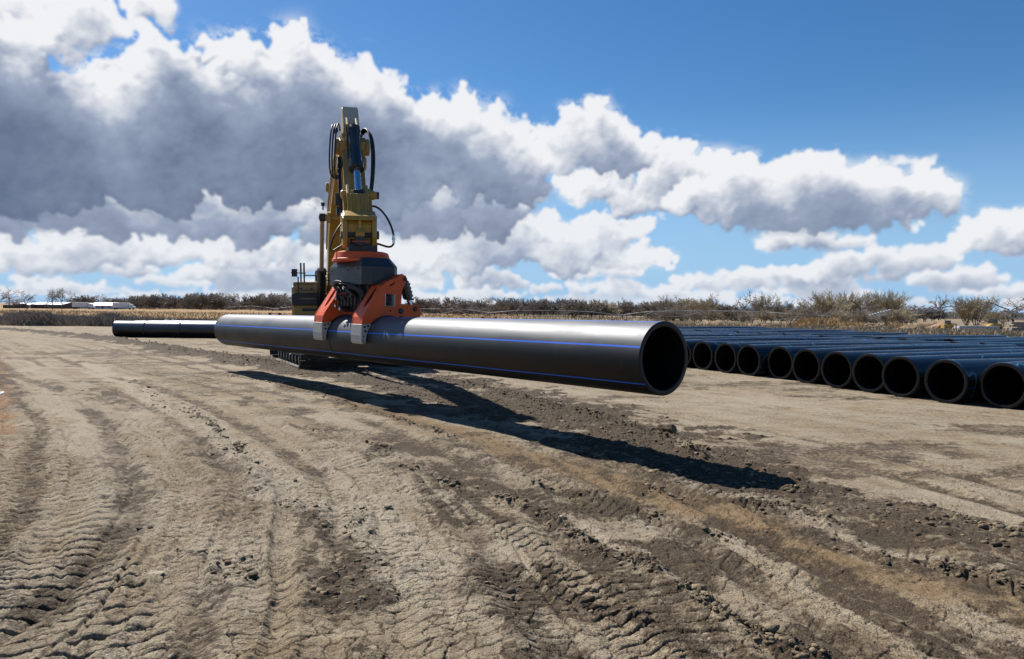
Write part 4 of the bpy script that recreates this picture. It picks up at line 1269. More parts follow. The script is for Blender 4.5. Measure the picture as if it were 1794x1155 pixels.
def rear_claw(xc):
    m_ = MB()
    prof = [(.24, .462), (.23, .64), (.30, .672), (.56, .655), (.665, .66), (.70, .60), (.69, .30), (.66, .0), (.58, -.18), (.46, -.20), (.452, -.05), (.47, .15), (.45, .30), (.36, .42)]
    for sx in (-1, 1):
        m_.prism(prof, xc + sx * .135 - .022, xc + sx * .135 + .022, 'x')
    m_.prism([(.58, .40), (.66, .60), (.685, .60), (.675, .30), (.645, .0), (.60, .0), (.62, .3)], xc - .11, xc + .11, 'x')
    j = m_.build('rear_claw', M_ORG, GR, bevel=.006)
    pn = MB(); pn.lathe((xc - .18, .585, .58), (xc + .18, .585, .58), [(0, .035), (.02, .05), (.34, .05), (.36, .035)], 16); pn.build('pin', M_BLK, j, smooth=40)
    cy = MB(); a = Vector((xc, .42, 1.10)); b_ = Vector((xc, .585, .60))
    cy.lathe(a, b_, [(0, .07), (.03, .095), (.33, .095), (.331, .075), (.35, .075)], 18)
    for k in range(5):
        cy.box(xc + .06, xc + .12, .42 + .02 * k, .50 + .02 * k, 1.02 - .07 * k, 1.06 - .07 * k)
    cl = cy.build('claw_cylinder', M_BLKG, GR, smooth=35)
    rd = MB(); rd.lathe(a + (b_ - a).normalized() * .34, b_, [(0, .042), ((b_ - a).length - .34, .042)], 14); rd.build('rod', M_CHR, cl, smooth=40)
rear_claw(.86); rear_claw(-.86)
# central frame and housing
fr = MB()
fr.box(-.64, .64, -.20, .24, .62, 1.02); fr.box(-.66, .66, -.05, .05, .50, .66)
for x0 in (-.45, .45): fr.prism([(-.24, .55), (.24, .55), (.30, 1.03), (-.28, 1.03)], x0 - .03, x0 + .03, 'x')
fr.build('centre_frame', M_BLK, GR, bevel=.012)
tb = MB(); tb.lathe((-.66, .04, .74), (.66, .04, .74), [(0, .055), (1.32, .055)], 14); tb.build('cross_tube', M_TRK, GR, smooth=40)
hp_ = [(-.84, -.16), (-.70, -.34), (.66, -.34), (.80, -.20), (.80, .26), (.66, .40), (-.70, .40), (-.84, .26)]
hs = MB(); hs.prism(hp_, 1.02, 1.36, 'z')
# chamfered shoulders
def frustum(mb, prof, z0, z1, k):
    n = len(prof); vs = [(x, y, z0) for x, y in prof] + [(x * k, y * k, z1) for x, y in prof]
    fs = [tuple(range(n)), tuple(range(n, 2 * n))[::-1]] + [(i, (i + 1) % n, (i + 1) % n + n, i + n) for i in range(n)]
    mb.add(vs, fs)
frustum(hs, hp_, 1.362, 1.52, .80)
hs.build('housing', M_GRY, GR, bevel=.008)
nb = MB()
for x0, z0 in ((-.60, 1.30), (.52, 1.32), (.1, 1.3)):
    nb.lathe((x0, -.34, z0), (x0, -.352, z0), [(0, .018), (.012, .015)], 8)
nb.each('bolt', M_BLK, GR)
# red emblem plate on the chamfered left face of the housing
em = MB()
cx_, cy_ = -.77, -.25; dx_, dy_ = .14 / .2280, -.18 / .2280
nx_, ny_ = -.79, -.61
def ep(u, z): return (cx_ + dx_ * u + nx_ * .003, cy_ + dy_ * u + ny_ * .003, z)
for (u0, u1, z0, z1) in ((-.05, .05, 1.245, 1.262), (-.05, -.034, 1.20, 1.245), (-.05, .05, 1.183, 1.20), (.034, .05, 1.13, 1.183), (-.05, .05, 1.113, 1.13)):
    a, b_, c_, d_ = ep(u0, z0), ep(u1, z0), ep(u1, z1), ep(u0, z1)
    em.add([a, b_, c_, d_] + [(p[0] + nx_ * .003, p[1] + ny_ * .003, p[2]) for p in (a, b_, c_, d_)], [(0, 1, 2, 3), (7, 6, 5, 4), (0, 1, 5, 4), (1, 2, 6, 5), (2, 3, 7, 6), (3, 0, 4, 7)])
em.build('emblem', mat_paint('emblem red', (.12, .05, .045), .5), GR)
rg_ = MB(); rg_.lathe((0, 0, 1.46), (0, 0, 1.66), [(0, .56), (.05, .56), (.06, .54), (.175, .50), (.195, .44)], 40); rg_.build('turntable', M_ORG, GR, smooth=35)
rt = MB(); ROT = Matrix.Rotation(EXA - GA, 4, 'Z')
rt.box(-.27, .27, -.27, .27, 1.63, 1.80, ROT); rt.prism([(-.22, 1.80), (.22, 1.80), (.26, 1.99), (-.26, 1.99)], -.235, -.17, 'x', M=ROT); rt.prism([(-.22, 1.80), (.22, 1.80), (.26, 1.99), (-.26, 1.99)], .17, .235, 'x', M=ROT)
rt.box(-.17, .17, -.2, .2, 1.8, 1.93, ROT)
rt.build('rotator', M_GRY, GR, bevel=.012)
dk = MB(); dk.prism([(-.14, 0), (-.10, .09), (.10, .09), (.14, 0), (.10, -.05), (-.10, -.05)], -.285, -.272, 'y', M=ROT @ Matrix.Translation((0, 0, 1.68))); dk.build('cover_plate', M_BLK, GR)
# valve block and hoses between the jaws
vb = MB(); rr = random.Random(12)
vb.box(-.25, .25, -.34, -.18, .78, .98)
for k in range(7):
    x0 = -.3 + .1 * k; vb.box(x0 - .03, x0 + .03, -.38, -.32, .80 + .03 * (k % 3), .88 + .03 * (k % 3))
for k in range(6):
    x0 = -.36 + .14 * k; vb.lathe((x0, -.30, .62), (x0, -.30, .8), [(0, .02), (.1, .028), (.18, .03)], 8)
vb.build('valve_block', M_BLK, GR, bevel=.006)
rc = MB()
for k in range(4):
    rc.lathe((-.18 + .11 * k, -.385, .86), (-.18 + .11 * k, -.41, .86), [(0, .016), (.025, .014)], 8)
rc.each('red_cap', M_RED, GR)
for k in range(16):
    a = Vector((rr.uniform(-.6, .1), rr.uniform(-.36, -.2), rr.uniform(.92, 1.02)))
    b_ = Vector((rr.uniform(-.35, .62), rr.uniform(-.36, -.15), rr.uniform(.58, .95)))
    hgt = rr.uniform(-.05, .14)
    hose('hose', bez(a, a + Vector((rr.uniform(-.1, .25), -.12, hgt)), b_ + Vector((rr.uniform(-.2, .2), -.18, rr.uniform(0, .25))), b_, 14), rr.choice((.014, .017, .02)), GR)
for k in range(5):
    hose('hose', bez((-.55 + .05 * k, -.30, .98), (-.4, -.50 - .02 * k, 1.10 + .012 * k), (.3, -.50, 1.12 + .01 * k), (.60, -.26, .90 - .03 * k), 18), .016, GR)
for (x0, y0, z0) in ((-.42, -.33, .80), (-.38, -.36, .66), (-.2, -.35, .60)):
    ff = MB(); ff.lathe((x0, y0, z0), (x0 + .02, y0 - .01, z0 - .07), [(0, .02), (.03, .026), (.07, .018)], 8); ff.build('hose_fitting', M_CHR, GR)
# ------------------------------------------------------------------ vegetation
def bark_mat(name, c1, c2):
    m, t, b = new_mat(name)
    tc = t.node('ShaderNodeTexCoord').outputs['Object']
    n = t.noise(tc, .55, 4, .6); n2 = t.noise(tc, 6, 4, .6)
    oi = t.node('ShaderNodeObjectInfo').outputs['Random']
    c = t.mix(t.remap(t.math('ADD', t.math('MULTIPLY', n, .7), t.math('MULTIPLY', oi, .3)), .3, .7), c1, c2)
    c = t.mix(t.remap(n2, .4, .7, 0, .4), c, tuple(x * .5 for x in c1))
    t.put(b.inputs['Base Color'], c); b.inputs['Roughness'].default_value = .9; b.inputs['Specular IOR Level'].default_value = .2
    return m
M_BARK = bark_mat('bark', (.12, .10, .08), (.21, .18, .145))
M_TWIG = bark_mat('twigs', (.24, .20, .165), (.38, .325, .27))
M_TWIGY = bark_mat('yellow twigs', (.31, .25, .165), (.44, .37, .255))
M_BARKD = bark_mat('dark bark', (.05, .042, .036), (.10, .083, .068))

def seg(V, F, p0, p1, r0, r1):
    d = (p1 - p0)
    a = d.cross(Vector((.3, .2, 1))); 
    if a.length < 1e-5: a = d.cross(Vector((1, 0, 0)))
    a.normalize(); b = d.cross(a).normalized()
    o = len(V)
    for p, r in ((p0, r0), (p1, r1)):
        for k in range(3):
            t = 2.0944 * k
            V.append(tuple(p + (a * math.cos(t) + b * math.sin(t)) * r))
    for k in range(3):
        k2 = (k + 1) % 3
        F.append((o + k, o + k2, o + 3 + k2, o + 3 + k))

MINR = (.05, .045, .035, .026, .017)
def make_tree(seed, H, kind, fat=1.0):
    rg = random.Random(seed)
    TV, TF, CV, CF = [], [], [], []
    P = dict(spread=dict(trunks=1, th=.26, ang=(25, 60), n=(7, 6, 6, 5), ln=(.50, .5, .5, .5), gn=.0, wig=.16),
             vase=dict(trunks=7, th=.10, ang=(10, 28), n=(6, 6, 6, 4), ln=(.62, .42, .42, .45), gn=.25, wig=.09),
             round=dict(trunks=4, th=.14, ang=(15, 62), n=(7, 7, 6, 5), ln=(.50, .42, .42, .42), gn=.05, wig=.12),
             gnarl=dict(trunks=1, th=.30, ang=(35, 80), n=(6, 5, 5, 4), ln=(.46, .55, .5, .5), gn=-.05, wig=.34),
             slim=dict(trunks=1, th=.40, ang=(18, 42), n=(7, 5, 5, 4), ln=(.36, .5, .5, .5), gn=.15, wig=.12))[kind]
    def grow(p, d, L, r, lvl):
        V, F = (TV, TF) if lvl <= 1 else (CV, CF)
        ns = 4 if lvl < 3 else (3 if lvl == 3 else 2)
        pts = [p]; dd = d.copy()
        for i in range(ns):
            dd = (dd + Vector((rg.gauss(0, 1), rg.gauss(0, 1), rg.gauss(0, .7) + P['gn'])) * P['wig']).normalized()
            q = pts[-1] + dd * (L / ns)
            seg(V, F, pts[-1], q, max(r * (1 - .18 * i), MINR[lvl] * fat), max(r * (1 - .18 * (i + 1)), MINR[lvl] * .8 * fat)); pts.append(q)
        if lvl >= 4: return
        nb = P['n'][lvl] if lvl < 4 else 0
        for j in range(nb):
            t = .30 + .70 * (j + rg.random()) / nb if lvl else .55 + .45 * (j + rg.random()) / nb
            k = min(int(t * ns), ns - 1); f = t * ns - k
            q = pts[k].lerp(pts[k + 1], min(f, 1))
            bd = (pts[k + 1] - pts[k]).normalized()
            a = R(rg.uniform(*P['ang'])); sd = bd.orthogonal().normalized()
            sd.rotate(Matrix.Rotation(rg.uniform(0, 6.283), 3, bd))
            nd = (bd * math.cos(a) + sd * math.sin(a)).normalized()
            if nd.z < -.15: nd.z *= .3; nd.normalize()
            grow(q, nd, L * P['ln'][lvl] * rg.uniform(.75, 1.2) if lvl else H * P['ln'][0] * rg.uniform(.7, 1.1), r * (.5 if lvl else .55), lvl + 1)
    nt = P['trunks']
    for k in range(nt):
        a = 6.283 * k / nt + rg.uniform(-.4, .4); lean = 0 if nt == 1 else rg.uniform(.1, .5)
        d = Vector((math.cos(a) * lean, math.sin(a) * lean, 1)).normalized()
        if nt == 1: d = Vector((rg.uniform(-.12, .12), rg.uniform(-.12, .12), 1)).normalized()
        grow(Vector((math.cos(a) * .25 * (nt > 1), math.sin(a) * .25 * (nt > 1), -.15)), d, H * (P['th'] + .15) * rg.uniform(.8, 1.15), H * (.030 if nt == 1 else .014), 0)
    mx = max(v[2] for v in CV)
    k = H / mx
    def mk(nm, V, F):
        me = bpy.data.meshes.new(nm); me.from_pydata([(a * k, b * k, c * k) for a, b, c in V], [], F); return me
    return mk('trunk', TV, TF), mk('crown', CV, CF)
TREES = {}
for kind, seeds in (('spread', (1, 2, 3)), ('vase', (4, 5)), ('round', (6, 7)), ('gnarl', (8, 9)), ('slim', (10,))):
    TREES[kind] = [make_tree(s, 8.0, kind, .95) for s in seeds]
for kind, seeds in (('spread', (11, 12)), ('round', (16, 17, 18)), ('gnarl', (19,))):
    TREES['far_' + kind] = [make_tree(s, 8.0, kind, 2.2) for s in seeds]
def plant(kind, var, loc, H, rz, label, group=None, mt=M_BARK, mc=M_TWIG, name='bare_tree', cat='tree', wide=1.0, first={}):
    e = empty(name, loc, rz, label=label, cat=cat, group=group)
    k = H / 8.0; e.scale = (k * wide, k * wide, k)
    a, b = TREES[kind][var % len(TREES[kind])]
    for nm, me, m in (('trunk', a, mt), ('crown', b, mc)):
        key = (me.name, m.name)
        if key not in first:
            c = me.copy() if me.materials else me
            if len(c.materials) == 0: c.materials.append(m)
            else: c.materials[0] = m
            first[key] = c
        o = bpy.data.objects.new(nm, first[key]); COL.objects.link(o); o.parent = e
    return e
def tree_px(kind, var, px, ytop, Y, label, ybase_extra=0, **kw):
    p = on_ground(px, Y); p.z -= .05
    top = at(px, ytop - (8 if px > 1140 and Y < 240 else 5), Y).z
    return plant(kind, var, p, top - p.z, (px * 1.7) % 6.28, label, **kw)
# trees one can tell apart
tree_px('spread', 0, -6, 494, 330, 'tall bare tree cut by the left frame edge', mc=M_TWIG, wide=1.0)
tree_px('spread', 1, 48, 514, 400, 'small round crowned bare tree left of the dark barn', wide=1.1)
tree_px('gnarl', 0, 92, 509, 400, 'bare tree behind the dark barn, left one of the pair', wide=.8)
tree_px('spread', 2, 109, 508, 405, 'bare tree with open forked crown right of the dark barn', wide=.8)
tree_px('spread', 0, 178, 519, 470, 'bare tree rising behind the white gabled shed', wide=1.5)
tree_px('round', 0, 1165, 523, 230, 'dark rounded bare tree standing right above the lifted pipe end', mc=M_TWIG)
tree_px('round', 1, 1216, 523, 215, 'bushy bare tree, left one of two domes above the pipe row', mc=M_TWIGY, wide=1.2)
tree_px('round', 0, 1244, 521, 210, 'bushy bare tree, right one of two domes above the pipe row', mc=M_TWIGY, wide=1.1)
tree_px('gnarl', 1, 1303, 517, 190, 'crooked dark bare tree leaning left beside a taller one', mt=M_BARKD, mc=M_BARKD, wide=1.0)
tree_px('round', 1, 1338, 512, 195, 'tall bare tree with dense top beside the crooked dark one', mc=M_TWIGY, wide=.75)
tree_px('round', 0, 1380, 532, 200, 'low domed bare bush tree left of the tall thicket', mc=M_TWIG, wide=1.3)
tree_px('vase', 0, 1446, 514, 195, 'fan shaped thicket of upright stems behind the golden reeds', mc=M_TWIGY, wide=1.5)
tree_px('vase', 1, 1482, 515, 200, 'upright many stemmed tree right of the fan shaped thicket', mc=M_TWIGY, wide=1.3)
tree_px('gnarl', 0, 1513, 518, 180, 'bare tree with a thick dark leaning trunk above the dirt heap', mt=M_BARKD, mc=M_TWIG, wide=.8)
tree_px('vase', 0, 1532, 513, 205, 'slender upright bare tree behind the leaning trunk', mc=M_TWIGY, wide=.8)
tree_px('vase', 1, 1556, 512, 200, 'tallest upright bare tree left of the conveyor', mc=M_TWIGY, wide=1.0)
tree_px('gnarl', 1, 1579, 532, 185, 'low crooked bare tree in front of the conveyor', mt=M_BARKD, mc=M_TWIG, wide=1.1)
tree_px('slim', 0, 1644, 520, 260, 'lone slender bare tree rising behind the conveyor', mc=M_TWIGY, wide=.9)
tree_px('vase', 0, 1694, 524, 200, 'broad fan crowned bare tree, left one at the conveyor head', mc=M_TWIGY, wide=1.3)
tree_px('vase', 1, 1710, 524, 205, 'broad fan crowned bare tree, right one at the conveyor head', mc=M_TWIGY, wide=1.3)
tree_px('gnarl', 0, 1782, 520, 175, 'large dark gnarled tree at the right frame edge over the gravel', mt=M_BARKD, mc=M_TWIG, wide=1.35)
tree_px('round', 1, 1757, 545, 185, 'low yellowish bush tree left of the gnarled tree', mc=M_TWIGY, wide=1.3)
# lines of trees nothing tells apart
rt_ = random.Random(21)
def line(x0, x1, step, ytop, Y, label, group, kinds, mcs=(M_TWIG,), jit=4):
    x = x0
    while x < x1:
        yt = ytop(x) - 2.5 + rt_.uniform(-jit, jit)
        tree_px(rt_.choice(kinds), rt_.randrange(3), x, yt, Y + rt_.uniform(-.08, .08) * Y, label, group=group, mc=rt_.choice(mcs), wide=rt_.uniform(.95, 1.5))
        x += step * rt_.uniform(.6, 1.4)
line(150, 235, 13, lambda x: 526, 560, 'small bare tree in the gaps behind the white sheds', 'trees behind the white sheds', ('far_spread', 'far_round'))
line(228, 520, 7.5, lambda x: 522, 520, 'bare grey tree in the treeline left of the excavator', 'treeline left of the excavator', ('far_spread', 'far_round', 'far_round', 'far_gnarl'), (M_TWIG,))
line(735, 1010, 9.5, lambda x: 529, 330, 'bare grey tree in the treeline above the middle of the lifted pipe', 'treeline above the lifted pipe', ('far_spread', 'far_round', 'far_round', 'far_gnarl'))
line(1005, 1215, 10, lambda x: 531, 290, 'bare brown tree in the treeline above the near end of the lifted pipe', 'treeline above the near pipe end', ('far_spread', 'far_round', 'far_round'), (M_TWIG, M_TWIGY))
line(1220, 1640, 12, lambda x: 541, 265, 'low bare tree in the second row behind the taller right hand trees', 'second row of trees at right', ('far_round', 'far_round', 'far_spread'), (M_TWIG,))
line(1150, 1600, 16, lambda x: 548, 180, 'low bare bush at the foot of the right hand trees', 'bushes at the foot of the right hand trees', ('round',), (M_TWIG, M_TWIGY), 3)

# far wood that reads as one mass, both behind the tree lines
def mass(name, spans, label, mat, seed, width=.10):
    rg = np.random.RandomState(seed)
    Vs = []
    for (x0, x1, yt0, yt1, Y, depth, n) in spans:
        px = rg.uniform(x0, x1, n)
        env = vnoise(px * .06, px * 0 + seed) * .5 + vnoise(px * .17, px * 0 + 3) * .5
        YY = Y + rg.uniform(0, depth, n)
        for i in range(n):
            f = (px[i] - x0) / (x1 - x0)
            yt = yt0 + (yt1 - yt0) * f + (1 - env[i]) * 9 - 1
            p = on_ground(px[i], YY[i]); top = at(px[i], yt, YY[i]).z
            hgt = (top - p.z) * (1 - rg.rand() ** 2.2 * .8)
            wd = width * rg.uniform(.5, 1.5); ln = rg.normal(0, .22) * hgt
            a = rg.uniform(0, 3.14); cx, cy = math.cos(a) * wd, math.sin(a) * wd
            b0 = p.z - .1 + (hgt * rg.uniform(0, .5))
            Vs.append([(p.x - cx, p.y - cy, b0), (p.x + cx, p.y + cy, b0), (p.x + ln, p.y, p.z + hgt)])
    V = np.array(Vs).reshape(-1, 3); F = np.arange(len(V)).reshape(-1, 3)
    return fast_mesh(name, V, F, mat, kind='stuff', label=label, cat='wood')
mass('distant_wood', [(150, 236, 530, 530, 640, 60, 3500), (225, 530, 524, 525, 560, 90, 26000), (525, 745, 525, 530, 500, 90, 12000), (735, 1220, 529, 531, 380, 60, 34000), (1200, 1600, 541, 545, 330, 50, 14000), (1560, 1830, 541, 543, 420, 60, 12000)],
     'far off wood of bare grey trees along the horizon', bark_mat('hazed far twigs', (.24, .21, .19), (.34, .30, .27)), 4)  # greyed and lightened to paint distance haze into the twigs

# grass and weeds
def blades(name, boxes, label, mat, seed, cat):
    rg = np.random.RandomState(seed); Vs = []
    for (fn, n, h0, h1, w) in boxes:
        for i in range(n):
            p, hs = fn(rg)
            hgt = rg.uniform(h0, h1) * hs; a = rg.uniform(0, 3.14); wd = w * rg.uniform(.5, 1.4)
            cx, cy = math.cos(a) * wd, math.sin(a) * wd
            lx, ly = rg.normal(0, .3, 2) * hgt
            Vs.append([(p.x - cx, p.y - cy, p.z - .03), (p.x + cx, p.y + cy, p.z - .03), (p.x + cx * .5 + lx * .4, p.y + ly * .4, p.z + hgt * .6),
                       (p.x + lx, p.y + ly, p.z + hgt)])
    V = np.array(Vs).reshape(-1, 3); n = len(V) // 4
    F = np.concatenate([np.arange(n)[:, None] * 4 + np.array([[0, 1, 2]]), np.arange(n)[:, None] * 4 + np.array([[0, 2, 3]])])
    return fast_mesh(name, V, F, mat, kind='stuff', label=label, cat=cat)
def grass_mat(name, c1, c2, c3):
    m, t, b = new_mat(name)
    tc = t.node('ShaderNodeTexCoord').outputs['Object']
    n = t.noise(tc, .35, 5, .6); n2 = t.noise(tc, 8, 2, .6)
    c = t.mix(t.remap(n, .35, .65), c1, c2); c = t.mix(t.remap(n2, .45, .6), c, c3)
    t.put(b.inputs['Base Color'], c); b.inputs['Roughness'].default_value = .85; b.inputs['Specular IOR Level'].default_value = .2
    return m
M_WEED = grass_mat('weeds', (.17, .135, .11), (.27, .22, .175), (.42, .36, .29))
M_GOLD = grass_mat('golden reeds', (.42, .27, .12), (.50, .35, .18), (.33, .22, .11))
M_STRAW = grass_mat('straw', (.30, .24, .16), (.38, .31, .21), (.22, .17, .11))
M_TAN = grass_mat('tan field grass', (.46, .31, .15), (.54, .38, .20), (.36, .24, .12))
def strip(px0, px1, Y0, Y1, clump=.0):
    def fn(rg):
        for _ in range(20):
            px = rg.uniform(px0, px1); Y = rg.uniform(Y0, Y1); p = on_ground(px, Y)
            v = float(vnoise(np.array([p.x * .35]), np.array([p.y * .35]))[0])
            if v > clump * rg.rand(): return p, .45 + .9 * v
        return p, .6
    return fn
blades('weeds', [(strip(-250, 560, 57.5, 70, .6), 26000, .30, .85, .03), (strip(20, 200, 58, 66, .8), 7000, .6, 1.25, .03)], 'dark grey brown weeds along the left edge of the yard', M_WEED, 2, 'weeds')
blades('field_grass', [(strip(-250, 560, 72, 150, .3), 22000, .3, .55, .05), (strip(-250, 1200, 150, 320, .3), 16000, .4, .8, .10)], 'tan dry grass of the field beyond the weeds', M_TAN, 3, 'grass')
blades('dry_grass', [(strip(1150, 2050, 57, 82, .5), 30000, .12, .42, .03), (strip(900, 2050, 82, 150, .3), 20000, .2, .7, .05)], 'pale straw grass between the pipe row and the right hand trees', M_STRAW, 5, 'grass')
blades('golden_reeds', [(strip(1408, 1472, 116, 132, .9), 7000, .7, 1.8, .022), (strip(1390, 1510, 112, 134, 1.0), 5000, .3, 1.3, .022), (strip(1330, 1410, 120, 130, .6), 1200, .6, 1.1, .05), (strip(1560, 1680, 135, 150, .5), 2500, .5, 1.3, .05)],
       'golden orange reeds standing in front of the fan shaped thicket', M_GOLD, 6, 'reeds')

# ------------------------------------------------------------------ far things, left
def gable_shed(name, px0, px1, Y, ybase, ywall, yroof, depth, label, wallm, roofm, cat='shed', door=True, nwin=4):
    a = at(px0, ybase, Y); b = at(px1, ybase, Y)
    g = min(gz(a.x, a.y), 0) - .1
    W = b.x - a.x
    zw = at((px0 + px1) / 2, ywall, Y).z - g; zr = at((px0 + px1) / 2, yroof, Y).z - g
    e = empty(name, (a.x, Y, g), 0, label=label, cat=cat)
    m_ = MB(); m_.prism([(0, 0), (depth, 0), (depth, zw), (depth / 2, zr), (0, zw)], 0, W, 'x'); m_.build('wall', wallm, e)
    r_ = MB()
    for (p, q) in (((-.5, zw - .25), (depth / 2, zr + .05)), ((depth + .5, zw - .25), (depth / 2, zr + .05))):
        r_.prism([p, q, (q[0], q[1] + .18), (p[0], p[1] + .18)], -.4, W + .4, 'x')
    r_.build('roof', roofm, e)
    d_ = MB()
    if door: d_.box(-.06, -.01, depth * .3, depth * .6, 0, zw * .85); d_.box(W * .55, W * .62, -.06, -.01, 0, zw * .8)
    if door: d_.build('door', M_BLK, e)
    for k in range(nwin):
        w = MB(); x0 = W * (k + .5) / nwin; w.box(x0 - .9, x0 + .9, -.05, -.008, zw * .45, zw * .72); w.build('window', M_GLS, e)
    return e
M_ROOF = mat_paint('white roof', (.80, .81, .83), .35, dirt=.15, dirtcol=(.6, .6, .6), nscale=.2)
M_SHED = mat_paint('shed wall', (.50, .52, .56), .6, dirt=.2, nscale=.3)
M_BARN = mat_paint('dark barn wall', (.10, .075, .065), .7, dirt=.2, nscale=.3)
gable_shed('shed', 156, 196, 455, 541, 535, 530.5, 16, 'white gabled metal shed with bright roof, right of the other buildings', M_SHED, M_ROOF)
gable_shed('shed', 112, 157, 475, 541, 535, 531.5, 14, 'long low white shed between the dark barn and the gabled shed', M_SHED, M_ROOF)
gable_shed('barn', 54, 108, 450, 539.5, 533.5, 530, 18, 'dark red brown barn with a pale roof edge', M_BARN, mat_paint('barn roof', (.40, .41, .43), .5), cat='barn', nwin=3)
gable_shed('shed', 27, 50, 480, 538.5, 534.5, 531.5, 12, 'small white roofed shed left of the dark barn', M_SHED, M_ROOF, nwin=2)
gable_shed('barn', 5, 27, 440, 538, 534, 532.5, 12, 'low dark shed at the far left under the tall tree', M_BARN, M_BARN, cat='shed', nwin=0)
gable_shed('shed', 186, 210, 500, 540.5, 536, 533, 12, 'low grey white shed just right of the gabled shed', M_SHED, M_ROOF, nwin=2)
def trailer(px, Y, label):
    p = on_ground(px, Y)
    e = empty('semi_truck', p, 0, label=label, cat='truck', group='white trucks parked by the sheds')
    m_ = MB(); m_.box(0, 9, 0, 2.6, 1.2, 4.0); m_.build('trailer', M_WHT, e, bevel=.1)
    c_ = MB(); c_.prism([(9.4, .8), (12.4, .8), (12.4, 1.9), (11.4, 2.0), (11.0, 3.2), (9.4, 3.3)], 0, 2.4, 'y'); c_.build('cab', M_WHT, e, bevel=.08)
    for x0 in (1.2, 2.4, 10, 12):
        w = MB(); w.lathe((x0, -.05, .5), (x0, .35, .5), [(0, .5), (.4, .5)], 14); w.build('wheel', M_BLK, e)
trailer(197, 430, 'white semi truck parked at the right end of the sheds')
trailer(126, 430, 'white semi truck parked in front of the long low shed')
def pole(px, Y, yt, label):
    p = on_ground(px, Y); top = at(px, yt, Y).z
    e = empty('utility_pole', p, 0, label=label, cat='pole')
    m_ = MB(); m_.tube([(0, 0, 0), (0, 0, top - p.z)], .22, 6); m_.build('post', M_BARKD, e)
    m_ = MB(); m_.box(-1.1, 1.1, -.08, .08, top - p.z - .9, top - p.z - .7); m_.build('crossarm', M_BARKD, e)
pole(16.5, 420, 520, 'thin wooden utility pole between the tall tree and the small round one')
M_CONV = mat_paint('galvanised lattice', (.40, .41, .43), .5, dirt=.3)
def truss_line(name, pts, Y0, Y1, towers, label, cat, group=None, posts=()):
    """centre pivot irrigation: one bowed water pipe, drops, truss cable and wheeled towers"""
    e = empty(name, (0, 0, 0), 0, label=label, cat=cat, group=group)
    P3 = []
    n = len(pts)
    for i, (px, py) in enumerate(pts):
        P3.append(at(px, py, Y0 + (Y1 - Y0) * i / (n - 1)))
    sm = []
    for i in range(n - 1):
        p0 = P3[max(i - 1, 0)]; p1 = P3[i]; p2 = P3[i + 1]; p3 = P3[min(i + 2, n - 1)]
        for k in range(6):
            t = k / 6
            sm.append(.5 * ((2 * p1) + (p2 - p0) * t + (2 * p0 - 5 * p1 + 4 * p2 - p3) * t * t + (3 * p1 - p0 - 3 * p2 + p3) * t ** 3))
    sm.append(P3[-1])
    m_ = MB(); m_.tube(sm, .055, 6); m_.build('water_pipe', M_CONV, e, smooth=60)
    m2 = MB(); lo = []
    for i, p in enumerate(sm):
        t = (i % 12) / 12; lo.append(p - Vector((0, 0, .25 + 1.05 * math.sin(math.pi * t))))
    m2.tube(lo, .014, 4)
    for i in range(2, len(sm), 4): m2.tube([sm[i], lo[i]], .03, 4)
    m2.build('truss', M_CONV, e)
    for (px, py, t) in towers:
        p = at(px, py, Y0 + (Y1 - Y0) * t); g = gz(p.x, p.y)
        w = MB()
        for s in (-1.6, 1.6):
            w.tube([p, (p.x + s, p.y + .3, g + .5)], .05, 5)
            w.lathe((p.x + s, p.y + .1, g + .5), (p.x + s, p.y + .5, g + .5), [(0, .5), (.4, .5)], 12)
        w.tube([(p.x - 1.6, p.y + .3, g + .6), (p.x + 1.6, p.y + .3, g + .6)], .06, 5)
        w.build('tower', M_TRK, e)
truss_line('irrigation_pivot', [(397, 539), (420, 537), (445, 536.5), (465, 538.5), (481, 541), (500, 538.5), (520, 537.5), (540, 537), (560, 538)], 250, 240, [(481, 541, .5)],
           'thin white irrigation boom left of the excavator in front of the treeline', 'irrigation boom', 'irrigation booms')
truss_line('irrigation_pivot', [(720, 541), (760, 541.3), (800, 541.8), (830, 544), (857, 547.5), (880, 546), (905, 544.5), (950, 544), (1000, 545), (1040, 547), (1085, 551.5), (1110, 549), (1140, 546), (1180, 545), (1230, 544.5), (1280, 545), (1330, 546.5), (1365, 548.5), (1400, 551.5), (1456, 552.8)],
           200, 150, [(857, 547.5, .2), (1085, 551.5, .53), (1400, 551.5, .95)], 'long white irrigation boom above the lifted pipe reaching the golden reeds', 'irrigation boom', 'irrigation booms')
# green tarpaulin heap and dark brush heaps on the left
def heap(name, px, Y, w, hgt, mat, label, cat, seed, flat=1.0):
    p = on_ground(px, Y); rg = random.Random(seed)
    bm = bmesh.new(); bmesh.ops.create_icosphere(bm, subdivisions=4, radius=1)
    for v in bm.verts:
        n = float(fbm(np.array([v.co.x * 1.7 + seed]), np.array([v.co.y * 1.7 + v.co.z]), 1.3, 4)[0]) - .5
        v.co *= 1 + n * .75
        v.co.x *= w / 2; v.co.y *= w / 2 * flat; v.co.z = max(v.co.z, -.1) * hgt
    me = bpy.data.meshes.new(name); bm.to_mesh(me); bm.free()
    me.polygons.foreach_set('use_smooth', [True] * len(me.polygons)); me.set_sharp_from_angle(angle=R(30))
    return link_mesh(name, me, mat, loc=p, label=label, cat=cat)
M_TARP = mat_paint('green tarpaulin', (.10, .42, .24), .4, dirt=.85, dirtcol=(.62, .78, .72), nscale=1.2, bump=.5)
M_GRAV = mat_paint('gravel', (.27, .185, .115), .95, dirt=.5, dirtcol=(.34, .25, .17), nscale=1.2, bump=.6, spec=.15)
M_CLAY = mat_paint('clay spoil', (.25, .17, .105), .95, dirt=.6, dirtcol=(.13, .095, .065), nscale=1.8, bump=.8, spec=.15)
